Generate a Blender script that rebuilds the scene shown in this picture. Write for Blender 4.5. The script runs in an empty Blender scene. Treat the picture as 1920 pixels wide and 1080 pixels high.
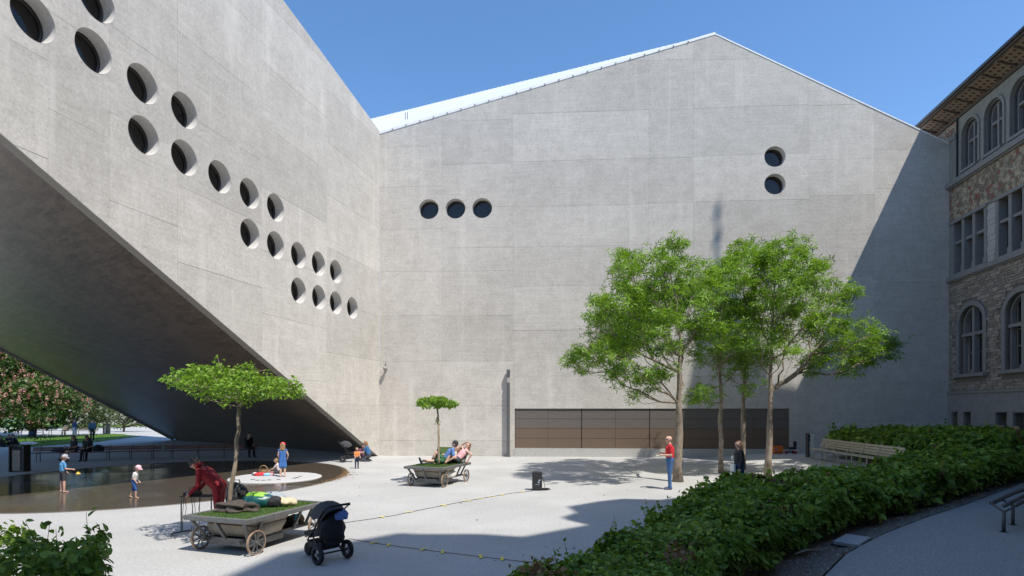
import bpy, bmesh, math, random
import numpy as np
from mathutils import Vector, Matrix, geometry

R = math.radians
rng = random.Random(7)
nrg = np.random.default_rng(7)
scene = bpy.context.scene
COL = scene.collection

# ------------------------------------------------------------------ camera
F, CX, HY, CZ = 1090.0, 960.0, 765.0, 2.7      # focal length and horizon of the 1920x1080 photograph, eye height
cam = bpy.data.cameras.new('camera')
cam.sensor_width = 36.0
cam.lens = 36.0 * F / 1920.0
cam.shift_y = (HY - 540.0) / 1920.0
cam.clip_start, cam.clip_end = 0.1, 3000.0
cam_ob = bpy.data.objects.new('camera', cam)
COL.objects.link(cam_ob)
cam_ob.location = (0, 0, CZ)
cam_ob.rotation_euler = (R(90), 0, 0)
scene.camera = cam_ob

# ------------------------------------------------------------------ light
SX, SY = -0.398, 0.40                      # where a metre of height throws its shadow
sun_dir = Vector((-SX, -SY, 1.0)).normalized()
world = bpy.data.worlds.new('World')
scene.world = world
world.use_nodes = True
nt = world.node_tree
sky = nt.nodes.new('ShaderNodeTexSky')
sky.sky_type = 'NISHITA'
sky.sun_disc = False
sky.sun_elevation = math.asin(sun_dir.z)
sky.sun_rotation = math.atan2(sun_dir.x, sun_dir.y)
sky.altitude = 400
sky.air_density = 1.0
sky.dust_density = 0.35
sky.ozone_density = 3.0
bg = nt.nodes['Background']
bg.inputs['Strength'].default_value = 0.142
hs = nt.nodes.new('ShaderNodeHueSaturation')
hs.inputs['Saturation'].default_value = 1.14
hs.inputs['Value'].default_value = 1.32
nt.links.new(sky.outputs[0], hs.inputs['Color'])
nt.links.new(hs.outputs[0], bg.inputs['Color'])
sl = bpy.data.lights.new('sun', 'SUN')
sl.energy = 4.6
sl.angle = R(0.53)
sl.color = (1.0, 0.955, 0.88)
sun = bpy.data.objects.new('sun', sl)
COL.objects.link(sun)
sun.rotation_euler = (-sun_dir).to_track_quat('-Z', 'Y').to_euler()
sun.location = (20, -20, 60)
scene.view_settings.view_transform = 'Standard'
scene.view_settings.look = 'None'
scene.view_settings.exposure = 0.28
scene.view_settings.gamma = 1.0
scene.cycles.max_bounces = 6
scene.cycles.diffuse_bounces = 4
scene.cycles.glossy_bounces = 3
scene.cycles.transmission_bounces = 3
scene.cycles.transparent_max_bounces = 4
scene.cycles.caustics_reflective = True
scene.cycles.blur_glossy = 0.3
scene.cycles.caustics_refractive = False
scene.cycles.use_denoising = True

# ------------------------------------------------------------------ measuring helpers
def P(x, y, D):
    "world point seen at photo pixel (x, y) at distance D"
    return Vector(((x - CX) / F * D, D, CZ + (HY - y) / F * D))
def G(x, y, z=0.0):
    "point of the level z seen at photo pixel (x, y)"
    D = (CZ - z) * F / (y - HY)
    return Vector(((x - CX) / F * D, D, z))

# ------------------------------------------------------------------ materials
MATS = {}
def nodes_of(name):
    m = bpy.data.materials.new(name)
    m.use_nodes = True
    t = m.node_tree
    b = t.nodes['Principled BSDF']
    return m, t, b
def N(t, kind, **kw):
    n = t.nodes.new(kind)
    for k, v in kw.items():
        if k.startswith('i_'):
            n.inputs[int(k[2:])].default_value = v
        elif k in n.inputs:
            n.inputs[k].default_value = v
        else:
            setattr(n, k, v)
    return n
def coords(t, scale=(1, 1, 1), kind='Object'):
    c = N(t, 'ShaderNodeTexCoord')
    m = N(t, 'ShaderNodeMapping')
    m.inputs['Scale'].default_value = scale
    t.links.new(c.outputs[kind], m.inputs['Vector'])
    return m.outputs['Vector']
def noise(t, vec, scale, detail=3.0, rough=0.55):
    n = N(t, 'ShaderNodeTexNoise')
    n.inputs['Scale'].default_value = scale
    n.inputs['Detail'].default_value = detail
    n.inputs['Roughness'].default_value = rough
    t.links.new(vec, n.inputs['Vector'])
    return n.outputs['Fac']
def ramp(t, fac, *stops):
    r = N(t, 'ShaderNodeValToRGB')
    cr = r.color_ramp
    while len(cr.elements) < len(stops):
        cr.elements.new(0.5)
    for e, (p, c) in zip(cr.elements, stops):
        e.position = p
        e.color = c if len(c) == 4 else (*c, 1)
    t.links.new(fac, r.inputs['Fac'])
    return r.outputs['Color']
def mix(t, a, b, fac, mode='MIX'):
    m = N(t, 'ShaderNodeMix', data_type='RGBA', blend_type=mode)
    for sock, v in ((m.inputs[6], a), (m.inputs[7], b), (m.inputs[0], fac)):
        if isinstance(v, bpy.types.NodeSocket):
            t.links.new(v, sock)
        else:
            sock.default_value = v if not isinstance(v, tuple) or len(v) == 4 else (*v, 1)
    return m.outputs[2]
def bump(t, b, h, strength=0.3, dist=0.02):
    n = N(t, 'ShaderNodeBump')
    n.inputs['Strength'].default_value = strength
    n.inputs['Distance'].default_value = dist
    t.links.new(h, n.inputs['Height'])
    t.links.new(n.outputs['Normal'], b.inputs['Normal'])
def mth(t, op, a, b=None):
    m = N(t, 'ShaderNodeMath', operation=op)
    for i, v in enumerate((a, b)):
        if v is None: continue
        if isinstance(v, bpy.types.NodeSocket): t.links.new(v, m.inputs[i])
        else: m.inputs[i].default_value = v
    return m.outputs[0]
def gray(v): return (v, v, v, 1)

def mat(name, col, rough=0.6, metal=0.0, var=0.12, scale=30.0, bmp=0.0, spec=None):
    "a plain surface with a little grain of its own"
    if name in MATS: return MATS[name]
    m, t, b = nodes_of(name)
    v = coords(t)
    f = noise(t, v, scale, 3)
    lo = tuple(c * (1 - var) for c in col); hi = tuple(min(1, c * (1 + var)) for c in col)
    c = ramp(t, f, (0.3, lo), (0.7, hi))
    t.links.new(c, b.inputs['Base Color'])
    b.inputs['Roughness'].default_value = rough
    b.inputs['Metallic'].default_value = metal
    if spec is not None: b.inputs['Specular IOR Level'].default_value = spec
    if bmp: bump(t, b, f, bmp, 0.01)
    MATS[name] = m
    return m

def concrete_mat(name, c0, c1, streak=1.0, lo=0.44, hi=0.72):
    m, t, b = nodes_of(name)
    v = coords(t)
    big = noise(t, v, 0.22, 4)
    mid = noise(t, v, 1.7, 5, 0.65)
    board = noise(t, coords(t, (0.30, 0.30, 5.0)), 2.6, 5, 0.7)
    rain = noise(t, coords(t, (1.1, 1.1, 0.09)), 1.6, 3)
    fine = noise(t, v, 11, 5, 0.8)
    s = mth(t, 'ADD', mth(t, 'MULTIPLY', big, 0.22), mth(t, 'MULTIPLY', mid, 0.26))
    s = mth(t, 'ADD', s, mth(t, 'MULTIPLY', board, 0.22 * streak))
    s = mth(t, 'ADD', s, mth(t, 'MULTIPLY', fine, 0.50))
    c = ramp(t, s, (lo, c0), (hi, c1))
    pale = ramp(t, rain, (0.56, gray(0)), (0.72, gray(1)))
    c = mix(t, c, tuple(min(1, x * 1.16) for x in c1), mth(t, 'MULTIPLY', pale, 0.32))
    vo = N(t, 'ShaderNodeTexVoronoi')
    vo.inputs['Scale'].default_value = 5.0
    t.links.new(v, vo.inputs['Vector'])
    pore = ramp(t, vo.outputs['Distance'], (0.05, gray(1)), (0.13, gray(0)))
    dens = ramp(t, noise(t, v, 0.9, 2), (0.5, gray(0)), (0.62, gray(1)))
    c = mix(t, c, tuple(x * 0.42 for x in c0), mth(t, 'MULTIPLY', mth(t, 'MULTIPLY', pore, dens), 0.8))
    oi = N(t, 'ShaderNodeObjectInfo')
    tint = ramp(t, oi.outputs['Random'], (0.0, gray(0.925)), (1.0, gray(1.06)))
    c = mix(t, c, tint, 1.0, 'MULTIPLY')
    t.links.new(c, b.inputs['Base Color'])
    b.inputs['Roughness'].default_value = 0.85
    h = mth(t, 'ADD', mth(t, 'MULTIPLY', board, 0.35), mth(t, 'MULTIPLY', fine, 0.5))
    h = mth(t, 'SUBTRACT', h, mth(t, 'MULTIPLY', pore, 0.6))
    bump(t, b, h, 0.35, 0.015)
    MATS[name] = m
    return m
concrete_mat('fair_faced_concrete', (0.405, 0.375, 0.33), (0.665, 0.625, 0.565))
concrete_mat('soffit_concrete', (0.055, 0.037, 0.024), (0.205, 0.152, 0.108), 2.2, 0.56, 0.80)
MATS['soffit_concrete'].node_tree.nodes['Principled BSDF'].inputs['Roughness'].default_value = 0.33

def ground_mat():
    m, t, b = nodes_of('pale_terrazzo')
    v = coords(t)
    fine = noise(t, v, 55, 2, 0.8)
    sp = noise(t, v, 17, 3, 0.75)
    big = noise(t, v, 0.35, 4)
    s = mth(t, 'ADD', mth(t, 'MULTIPLY', fine, 0.55), mth(t, 'MULTIPLY', sp, 0.45))
    c = ramp(t, s, (0.34, (0.255, 0.25, 0.24)), (0.5, (0.425, 0.418, 0.40)), (0.68, (0.545, 0.538, 0.515)))
    c = mix(t, c, ramp(t, big, (0.35, gray(0.90)), (0.65, gray(1.06))), 1.0, 'MULTIPLY')
    st = ramp(t, noise(t, coords(t, (0.8, 0.15, 1)), 1.4, 4), (0.60, gray(0)), (0.78, gray(1)))
    c = mix(t, c, (0.36, 0.35, 0.335), mth(t, 'MULTIPLY', st, 0.22))
    wv = N(t, 'ShaderNodeTexWave'); wv.wave_type = 'RINGS'; wv.rings_direction = 'Z'
    wv.inputs['Scale'].default_value = 0.13; wv.inputs['Distortion'].default_value = 1.2; wv.inputs['Detail'].default_value = 2
    mp = N(t, 'ShaderNodeMapping'); mp.inputs['Location'].default_value = (9, -24, 0); t.links.new(coords(t), mp.inputs['Vector']); t.links.new(mp.outputs[0], wv.inputs['Vector'])
    arc = ramp(t, wv.outputs['Fac'], (0.955, gray(0)), (0.985, gray(1)))
    c = mix(t, c, (0.38, 0.37, 0.35), mth(t, 'MULTIPLY', mth(t, 'MULTIPLY', arc, noise(t, v, .3, 2)), 0.7))
    spot = ramp(t, noise(t, v, 2.3, 4, .7), (0.70, gray(0)), (0.76, gray(1)))
    c = mix(t, c, (0.22, 0.215, 0.21), mth(t, 'MULTIPLY', spot, 0.35))
    t.links.new(c, b.inputs['Base Color'])
    b.inputs['Roughness'].default_value = 0.8
    bump(t, b, s, 0.12, 0.006)
    MATS['pale_terrazzo'] = m
ground_mat()

def foliage_mat(name, c0, c1, c2, trans=0.35, brown=0.0, rough=0.5):
    m, t, b = nodes_of(name)
    g = N(t, 'ShaderNodeNewGeometry')
    v = coords(t)
    rnd = g.outputs['Random Per Island']
    n1 = noise(t, v, 0.9, 2)
    f = mth(t, 'ADD', mth(t, 'MULTIPLY', rnd, 0.6), mth(t, 'MULTIPLY', n1, 0.4))
    c = ramp(t, f, (0.15, c0), (0.5, c1), (0.85, c2))
    if brown:
        k = mth(t, 'MULTIPLY', ramp(t, noise(t, v, 0.8, 2), (0.58, gray(0)), (0.66, gray(1))),
                ramp(t, rnd, (1 - brown, gray(0)), (1 - brown + 0.01, gray(1))))
        c = mix(t, c, (0.12, 0.05, 0.025), k)
    t.links.new(c, b.inputs['Base Color'])
    b.inputs['Roughness'].default_value = rough
    tr = N(t, 'ShaderNodeBsdfTranslucent')
    c2n = mix(t, c, (1.0, 1.0, 0.35), 1.0, 'MULTIPLY')
    bright = mix(t, c2n, (0.9, 1.0, 0.3), 0.05)
    t.links.new(bright, tr.inputs['Color'])
    ms = N(t, 'ShaderNodeMixShader')
    ms.inputs[0].default_value = trans
    out = t.nodes['Material Output']
    t.links.new(b.outputs[0], ms.inputs[1])
    t.links.new(tr.outputs[0], ms.inputs[2])
    t.links.new(ms.outputs[0], out.inputs['Surface'])
    MATS[name] = m
    return m
foliage_mat('oak_leaf', (0.08, 0.18, 0.009), (0.17, 0.335, 0.017), (0.30, 0.47, 0.036), 0.38)
foliage_mat('maple_leaf', (0.09, 0.19, 0.015), (0.17, 0.32, 0.025), (0.30, 0.46, 0.05), 0.42)
foliage_mat('hedge_leaf', (0.065, 0.13, 0.014), (0.165, 0.29, 0.028), (0.36, 0.48, 0.075), 0.32, 0.35, 0.6)
foliage_mat('chestnut_leaf', (0.035, 0.075, 0.015), (0.06, 0.12, 0.02), (0.10, 0.17, 0.03), 0.3)
foliage_mat('shrub_leaf', (0.035, 0.06, 0.018), (0.07, 0.11, 0.03), (0.12, 0.16, 0.05), 0.25)
foliage_mat('pink_blossom', (0.66, 0.20, 0.22), (0.78, 0.34, 0.33), (0.85, 0.55, 0.50), 0.3)
foliage_mat('turf_blade', (0.05, 0.11, 0.015), (0.075, 0.16, 0.02), (0.11, 0.21, 0.03), 0.25)
foliage_mat('lawn_grass', (0.085, 0.17, 0.02), (0.13, 0.25, 0.03), (0.19, 0.32, 0.045), 0.3)
foliage_mat('dry_leaf', (0.16, 0.08, 0.03), (0.24, 0.13, 0.06), (0.33, 0.21, 0.10), 0.2)

def bark_mat(name, c0, c1):
    m, t, b = nodes_of(name)
    f = noise(t, coords(t, (1, 1, 0.3)), 16, 5, 0.7)
    g = noise(t, coords(t), 3.0, 3)
    c = ramp(t, mth(t, 'ADD', mth(t, 'MULTIPLY', f, 0.6), mth(t, 'MULTIPLY', g, 0.4)), (0.38, c0), (0.66, c1))
    t.links.new(c, b.inputs['Base Color'])
    b.inputs['Roughness'].default_value = 0.9
    bump(t, b, f, 0.6, 0.02)
    MATS[name] = m
bark_mat('tree_bark', (0.14, 0.105, 0.075), (0.40, 0.33, 0.26))
bark_mat('young_bark', (0.22, 0.165, 0.11), (0.42, 0.34, 0.25))
bark_mat('dark_bark', (0.035, 0.028, 0.02), (0.10, 0.08, 0.06))

# ------------------------------------------------------------------ mesh helpers
def link(name, me, parent=None):
    o = bpy.data.objects.new(name, me)
    COL.objects.link(o)
    if parent is not None: o.parent = parent
    return o
def new_mesh(name, V, Fs, mats=None, smooth=False, mi=None):
    me = bpy.data.meshes.new(name)
    me.from_pydata([tuple(v) for v in V], [], Fs)
    if mats is not None:
        for m in (mats if isinstance(mats, (list, tuple)) else [mats]):
            me.materials.append(MATS[m] if isinstance(m, str) else m)
    if mi is not None: me.polygons.foreach_set('material_index', mi)
    if smooth: me.polygons.foreach_set('use_smooth', [True] * len(me.polygons))
    me.update()
    return me
class MB:
    "collects simple shapes into one mesh"
    def __init__(s): s.V, s.F = [], []
    def add(s, V, Fs):
        o = len(s.V)
        s.V += [Vector(v) for v in V]
        s.F += [tuple(i + o for i in f) for f in Fs]
        return s
    def box(s, c, size, M=None):
        x, y, z = (d / 2 for d in size)
        V = [Vector((a * x, b * y, d * z)) for d in (-1, 1) for b in (-1, 1) for a in (-1, 1)]
        if M is not None: V = [M @ v for v in V]
        c = Vector(c)
        return s.add([v + c for v in V], [(0, 2, 3, 1), (4, 5, 7, 6), (0, 1, 5, 4), (2, 6, 7, 3), (0, 4, 6, 2), (1, 3, 7, 5)])
    def rbox(s, c, size, bev=0.02, M=None):
        "box with chamfered edges"
        bm = bmesh.new()
        bmesh.ops.create_cube(bm, size=1)
        for v in bm.verts: v.co = Vector((v.co.x * size[0], v.co.y * size[1], v.co.z * size[2]))
        bmesh.ops.bevel(bm, geom=bm.edges[:], offset=bev, segments=2, affect='EDGES', profile=0.6)
        bm.verts.index_update()
        c = Vector(c)
        V = [(M @ v.co if M is not None else v.co.copy()) + c for v in bm.verts]
        Fs = [tuple(v.index for v in f.verts) for f in bm.faces]
        bm.free()
        return s.add(V, Fs)
    def bar(s, a, b, w, h=None, up=(0, 0, 1)):
        a, b = Vector(a), Vector(b)
        h = w if h is None else h
        d = (b - a); L = d.length
        if L < 1e-6: return s
        d.normalize()
        u = Vector(up)
        if abs(d.dot(u)) > 0.98: u = Vector((1, 0, 0))
        x = d.cross(u).normalized(); z = x.cross(d)
        V = []
        for p in (a, b):
            for i, j in ((-1, -1), (1, -1), (1, 1), (-1, 1)):
                V.append(p + x * (i * w / 2) + z * (j * h / 2))
        return s.add(V, [(0, 1, 2, 3), (7, 6, 5, 4), (0, 4, 5, 1), (1, 5, 6, 2), (2, 6, 7, 3), (3, 7, 4, 0)])
    def tube(s, pts, rad, n=8, cap=True):
        pts = [Vector(p) for p in pts]
        rad = [rad] * len(pts) if not isinstance(rad, (list, tuple)) else rad
        ring = []; V = []; Fs = []
        ref = None
        for i, p in enumerate(pts):
            d = (pts[min(i + 1, len(pts) - 1)] - pts[max(i - 1, 0)])
            d = d.normalized() if d.length > 1e-9 else Vector((0, 0, 1))
            if ref is None or abs(d.dot(ref)) > 0.95:
                ref = Vector((0, 0, 1)) if abs(d.z) < 0.9 else Vector((1, 0, 0))
            x = d.cross(ref).normalized(); y = d.cross(x).normalized()
            for k in range(n):
                a = 2 * math.pi * k / n
                V.append(p + (x * math.cos(a) + y * math.sin(a)) * rad[i])
        for i in range(len(pts) - 1):
            for k in range(n):
                a, b = i * n + k, i * n + (k + 1) % n
                Fs.append((a, b, b + n, a + n))
        if cap:
            Fs.append(tuple(range(n - 1, -1, -1)))
            Fs.append(tuple((len(pts) - 1) * n + k for k in range(n)))
        return s.add(V, Fs)
    def ball(s, c, r, nu=10, nv=7, M=None):
        r = Vector((r, r, r)) if not isinstance(r, (tuple, list, Vector)) else Vector(r)
        V = []; Fs = []
        for j in range(nv + 1):
            th = math.pi * j / nv
            for i in range(nu):
                ph = 2 * math.pi * i / nu
                v = Vector((r.x * math.sin(th) * math.cos(ph), r.y * math.sin(th) * math.sin(ph), r.z * math.cos(th)))
                V.append((M @ v if M is not None else v) + Vector(c))
        for j in range(nv):
            for i in range(nu):
                a, b = j * nu + i, j * nu + (i + 1) % nu
                if j == 0: Fs.append((a, a + nu, b + nu))
                elif j == nv - 1: Fs.append((a, a + nu, b))
                else: Fs.append((a, a + nu, b + nu, b))
        return s.add(V, Fs)
    def capsule(s, a, b, ra, rb, nu=10, nv=8):
        a, b = Vector(a), Vector(b)
        d = b - a
        q = d.to_track_quat('Z', 'Y') if d.length > 1e-6 else Matrix.Identity(3).to_quaternion()
        V = []; Fs = []
        rows = []
        for j in range(nv + 1):
            th = math.pi * j / nv
            rows.append((th, b, rb) if th <= math.pi / 2 + 1e-6 else (th, a, ra))
            if abs(th - math.pi / 2) < 1e-6: rows.append((th, a, ra))
        for th, c, r in rows:
            for i in range(nu):
                ph = 2 * math.pi * i / nu
                V.append(c + q @ Vector((r * math.sin(th) * math.cos(ph), r * math.sin(th) * math.sin(ph), r * math.cos(th))))
        for j in range(len(rows) - 1):
            for i in range(nu):
                x, y = j * nu + i, j * nu + (i + 1) % nu
                Fs.append((x, x + nu, y + nu, y))
        return s.add(V, Fs)
    def lathe(s, prof, n=16, c=(0, 0, 0), M=None):
        V = []; Fs = []
        for r, z in prof:
            for k in range(n):
                a = 2 * math.pi * k / n
                v = Vector((r * math.cos(a), r * math.sin(a), z))
                V.append((M @ v if M is not None else v) + Vector(c))
        for i in range(len(prof) - 1):
            for k in range(n):
                a, b = i * n + k, i * n + (k + 1) % n
                Fs.append((a, b, b + n, a + n))
        return s.add(V, Fs)
    def prism(s, poly, ext):
        "closed polygon (3-D, convex or not) extruded by a vector"
        poly = [Vector(p) for p in poly]; e = Vector(ext); n = len(poly)
        V = poly + [p + e for p in poly]
        Fs = [tuple(range(n)), tuple(range(2 * n - 1, n - 1, -1))]
        for i in range(n):
            j = (i + 1) % n
            Fs.append((i, i + n, j + n, j))
        return s.add(V, Fs)
    def xf(s, M):
        s.V = [M @ v for v in s.V]; return s
    def build(s, name, m, parent=None, smooth=False):
        me = new_mesh(name, s.V, s.F, m, smooth)
        bm = bmesh.new(); bm.from_mesh(me)
        bmesh.ops.recalc_face_normals(bm, faces=bm.faces[:])
        bm.to_mesh(me); bm.free()
        return link(name, me, parent)
def tag(o, label=None, cat=None, group=None, kind=None):
    if label: o['label'] = label
    if cat: o['category'] = cat
    if group: o['group'] = group
    if kind: o['kind'] = kind
    return o
def thing(name, label, cat, loc=(0, 0, 0), rz=0.0, group=None):
    o = link(name, None)
    o.location = loc; o.rotation_euler = (0, 0, rz)
    o.empty_display_size = 0.2
    return tag(o, label, cat, group)
def kids(o): return [c for c in COL.objects if c.parent == o]
def copy_tree(o, parent=None):
    c = o.copy(); COL.objects.link(c)
    c.parent = parent
    for ch in kids(o): copy_tree(ch, c)
    return c
def inside(poly, x, y):
    r = False; n = len(poly)
    for i in range(n):
        x1, y1 = poly[i][0], poly[i][1]; x2, y2 = poly[(i + 1) % n][0], poly[(i + 1) % n][1]
        if (y1 > y) != (y2 > y) and x < (x2 - x1) * (y - y1) / (y2 - y1) + x1: r = not r
    return r
def clip_half(poly, a, b, c):
    "keep a*u + b*v <= c"
    out = []
    n = len(poly)
    for i in range(n):
        p, q = poly[i], poly[(i + 1) % n]
        dp, dq = a * p[0] + b * p[1] - c, a * q[0] + b * q[1] - c
        if dp <= 0: out.append(p)
        if dp * dq < 0:
            k = dp / (dp - dq)
            out.append((p[0] + (q[0] - p[0]) * k, p[1] + (q[1] - p[1]) * k))
    return out
def clip_convex(poly, clipper):
    "clipper counter-clockwise convex"
    n = len(clipper)
    for i in range(n):
        (x1, y1), (x2, y2) = clipper[i], clipper[(i + 1) % n]
        a, b = (y2 - y1), -(x2 - x1)
        poly = clip_half(poly, a, b, a * x1 + b * y1)
        if len(poly) < 3: return []
    return poly
def plate(poly, holes, frame, back):
    """a plate with openings: front face in the plane of frame (O, U, V, N), edges going back by `back`.
    poly and holes are lists of (u, v)."""
    O, U, Vv, Nn = frame
    pts = []; edges = []
    for loop in [poly] + holes:
        s = len(pts); k = len(loop)
        pts += [Vector((p[0], p[1])) for p in loop]
        edges += [(s + i, s + (i + 1) % k) for i in range(k)]
    v2, _, f2, _, _, _ = geometry.delaunay_2d_cdt(pts, edges, [], 0, 1e-5)
    tris = []
    for f in f2:
        cx = sum(v2[i][0] for i in f) / len(f); cy = sum(v2[i][1] for i in f) / len(f)
        if inside(poly, cx, cy) and not any(inside(h, cx, cy) for h in holes): tris.append(tuple(f))
    used = sorted({i for f in tris for i in f}); ix = {i: k for k, i in enumerate(used)}
    n = len(used)
    V = [O + U * v2[i][0] + Vv * v2[i][1] for i in used]
    V += [v - Nn * back for v in V]
    Fs = [tuple(ix[i] for i in f) for f in tris]
    cnt = {}
    for f in Fs:
        for a, b in zip(f, f[1:] + f[:1]): cnt[(a, b)] = cnt.get((a, b), 0) + 1
    sides = []
    for (a, b) in cnt:
        if (b, a) not in cnt: sides.append((a, a + n, b + n, b))
    # turn the faces to the normal
    if Fs:
        a, b, c = (V[i] for i in Fs[0][:3])
        if (b - a).cross(c - a).dot(Nn) < 0:
            Fs = [tuple(reversed(f)) for f in Fs]; sides = [tuple(reversed(f)) for f in sides]
    return V, Fs + sides
def circle(c, r, n=40): return [(c[0] + r * math.cos(2 * math.pi * i / n), c[1] + r * math.sin(2 * math.pi * i / n)) for i in range(n)]
# ================================================================== the ground
def ss(a, b, x):
    k = min(1, max(0, (x - a) / (b - a))); return k * k * (3 - 2 * k)
def ground_h(x, y):
    d = (x - 1) * 0.72 - (y - 5.5) * 0.69
    return 0.33 * max(ss(-1.2, 1.4, d) * ss(3.2, 5.0, x + y * 0.3), ss(10.5, 13.5, x) * ss(30, 26, y * 0.55 + 10))
def sheet(name, m, poly, dz, step=0.5, kind='structure', hfun=ground_h):
    "a sheet cut to poly that follows the ground dz above it"
    xs = [p[0] for p in poly]; ys = [p[1] for p in poly]
    pts = [Vector(p) for p in poly]; k = len(poly)
    edges = [(i, (i + 1) % k) for i in range(k)]
    x = math.floor(min(xs)) + step / 2
    while x < max(xs):
        y = math.floor(min(ys)) + step / 2
        while y < max(ys):
            if inside(poly, x, y): pts.append(Vector((x, y)))
            y += step
        x += step
    v2, _, f2, _, _, _ = geometry.delaunay_2d_cdt(pts, edges, [], 1, 1e-5)
    V = [(v[0], v[1], hfun(v[0], v[1]) + dz) for v in v2]
    return tag(MB().add(V, [tuple(f) for f in f2]).build(name, m, smooth=True), kind=kind)
flat = lambda x, y: 0.0
# one sheet to the horizon, finer where the planting bed rises
xs = [-1500, -400, -120, -60] + [i * 0.5 for i in range(-80, 61)] + [60, 120, 400, 1500]
ys = [-1500, -300, -60, -20] + [i * 0.5 for i in range(0, 81)] + [60, 100, 300, 1500]

# the path on the right and the strip of soil below the hedge
mat('path_asphalt', (0.30, 0.295, 0.285), 0.85, var=0.42, scale=38, bmp=0.25)
def soil():
    m, t, b = nodes_of('bed_soil')
    v = coords(t)
    f = noise(t, v, 30, 4, 0.75)
    c = ramp(t, f, (0.35, (0.07, 0.056, 0.043)), (0.52, (0.19, 0.16, 0.13)), (0.7, (0.36, 0.32, 0.27)))
    t.links.new(c, b.inputs['Base Color']); b.inputs['Roughness'].default_value = 0.95
    bump(t, b, f, 0.8, 0.03); MATS['bed_soil'] = m
soil()
H_LEFT = [(-0.9, 4.0), (-0.4, 5.45), (0.45, 7.1), (1.8, 9.2), (2.9, 11.2), (4.15, 13.4), (5.4, 14.9), (7.0, 15.9), (9.9, 17.6), (13.6, 19.6)]
H_RIGHT = [(1.3, 4.0), (2.3, 6.6), (3.3, 8.25), (4.4, 9.6), (6.4, 11.6), (8.8, 13.3), (11.7, 15.2), (17.2, 19.4), (20.5, 22.5)]
EDGE = [(3.2, 5.6), (3.75, 7.0), (4.5, 8.4), (5.7, 9.9), (7.2, 11.3), (9.0, 12.7), (11.2, 14.3), (14.0, 16.6), (18.3, 20.2)]
path_poly = [(3.0, 1.0)] + EDGE + [(22.2, 18.0), (19, 4.0), (18, 1.0)]
soil_poly = [(-0.9, 3.6)] + [(x - 0.1, y + 0.1) for x, y in H_LEFT[1:]] + [(20.5, 23.5)] + [(x - 0.03, y + 0.03) for x, y in reversed(EDGE)] + [(2.6, 3.6)]
def under(x, y):
    return 0.07 if inside(path_poly, x, y) or inside(soil_poly, x, y) else 0.0
V = [(x, y, (ground_h(x, y) if 0 <= x <= 30 and 0 <= y <= 40 else 0.0) - under(x, y)) for y in ys for x in xs]
nx = len(xs)
tag(MB().add(V, [(j * nx + i, j * nx + i + 1, (j + 1) * nx + i + 1, (j + 1) * nx + i) for j in range(len(ys) - 1) for i in range(nx - 1)]).build('plaza', 'pale_terrazzo', smooth=True), kind='structure')
sheet('footpath', 'path_asphalt', path_poly, 0.008, 0.5)
sheet('planting_bed', 'bed_soil', soil_poly, 0.004, 0.5)
# slab and its dark frame let into the strip
sl_o = thing('drain_cover', 'pale square concrete slab let into the soil strip beside the path', 'drain cover', (6.35, 10.85, ground_h(6.35, 10.85)), R(46))
MB().rbox((0, 0, 0.05), (0.86, 0.42, 0.06), 0.008).build('slab', mat('slab_concrete', (0.40, 0.395, 0.38), 0.8), sl_o)
MB().box((0, -0.02, 0.01), (0.96, 0.5, 0.026)).build('rim', mat('dark_steel', (0.03, 0.03, 0.032), 0.5, 0.3), sl_o)
stick = MB().tube([(4.55, 9.35, 0.33 + .02), (4.8, 9.5, .375), (5.15, 9.62, .36), (5.5, 9.85, .36)], [.012, .014, .011, .006], 6).build('twig', 'young_bark', smooth=True)
tag(stick, 'pale bent stick lying on the soil beside the path edge', 'stick')

# ================================================================== the concrete museum
D1 = 32.9
CO = Vector(((712 - CX) / F * D1, D1, 0))                   # the inner corner at the ground
UB = Vector((1, -0.0687, 0)).normalized(); NB = Vector((UB.y, -UB.x, 0))   # rear wall: along, outwards
tl = 262 / F
UL = Vector((-tl, -1, 0)).normalized(); NL = Vector((-UL.y, UL.x, 0))     # bridge wall: towards the viewer
UP = Vector((0, 0, 1))
def on_wall(U, x, y):
    "(u, v) on the wall through CO along U for photo pixel (x, y)"
    k = (x - CX) / F
    # CO.x + u*U.x = k*(CO.y + u*U.y)
    u = (k * CO.y - CO.x) / (U.x - k * U.y)
    D = CO.y + u * U.y
    return (u, CZ + (HY - y) / F * D)
museum = thing('concrete_museum', 'angular pale concrete museum with round windows bridging the plaza', 'building', CO)
OM = -CO                                                       # parts are modelled in world metres: shift by the thing's place
def build_in(o_parent, name, V, Fs, m, smooth=False):
    off = Vector(o_parent.location)
    o = link(name, new_mesh(name, [Vector(v) - off for v in V], Fs, m, smooth), o_parent)
    return o
mat('window_glass', (0.020, 0.017, 0.015), 0.05, 0, 0.0, spec=0.45)
mat('window_ring', (0.05, 0.045, 0.04), 0.4, 0.4)
mat('reveal_concrete', (0.62, 0.60, 0.57), 0.8, 0, 0.08, 9)
WIN_R = 0.56
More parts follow.
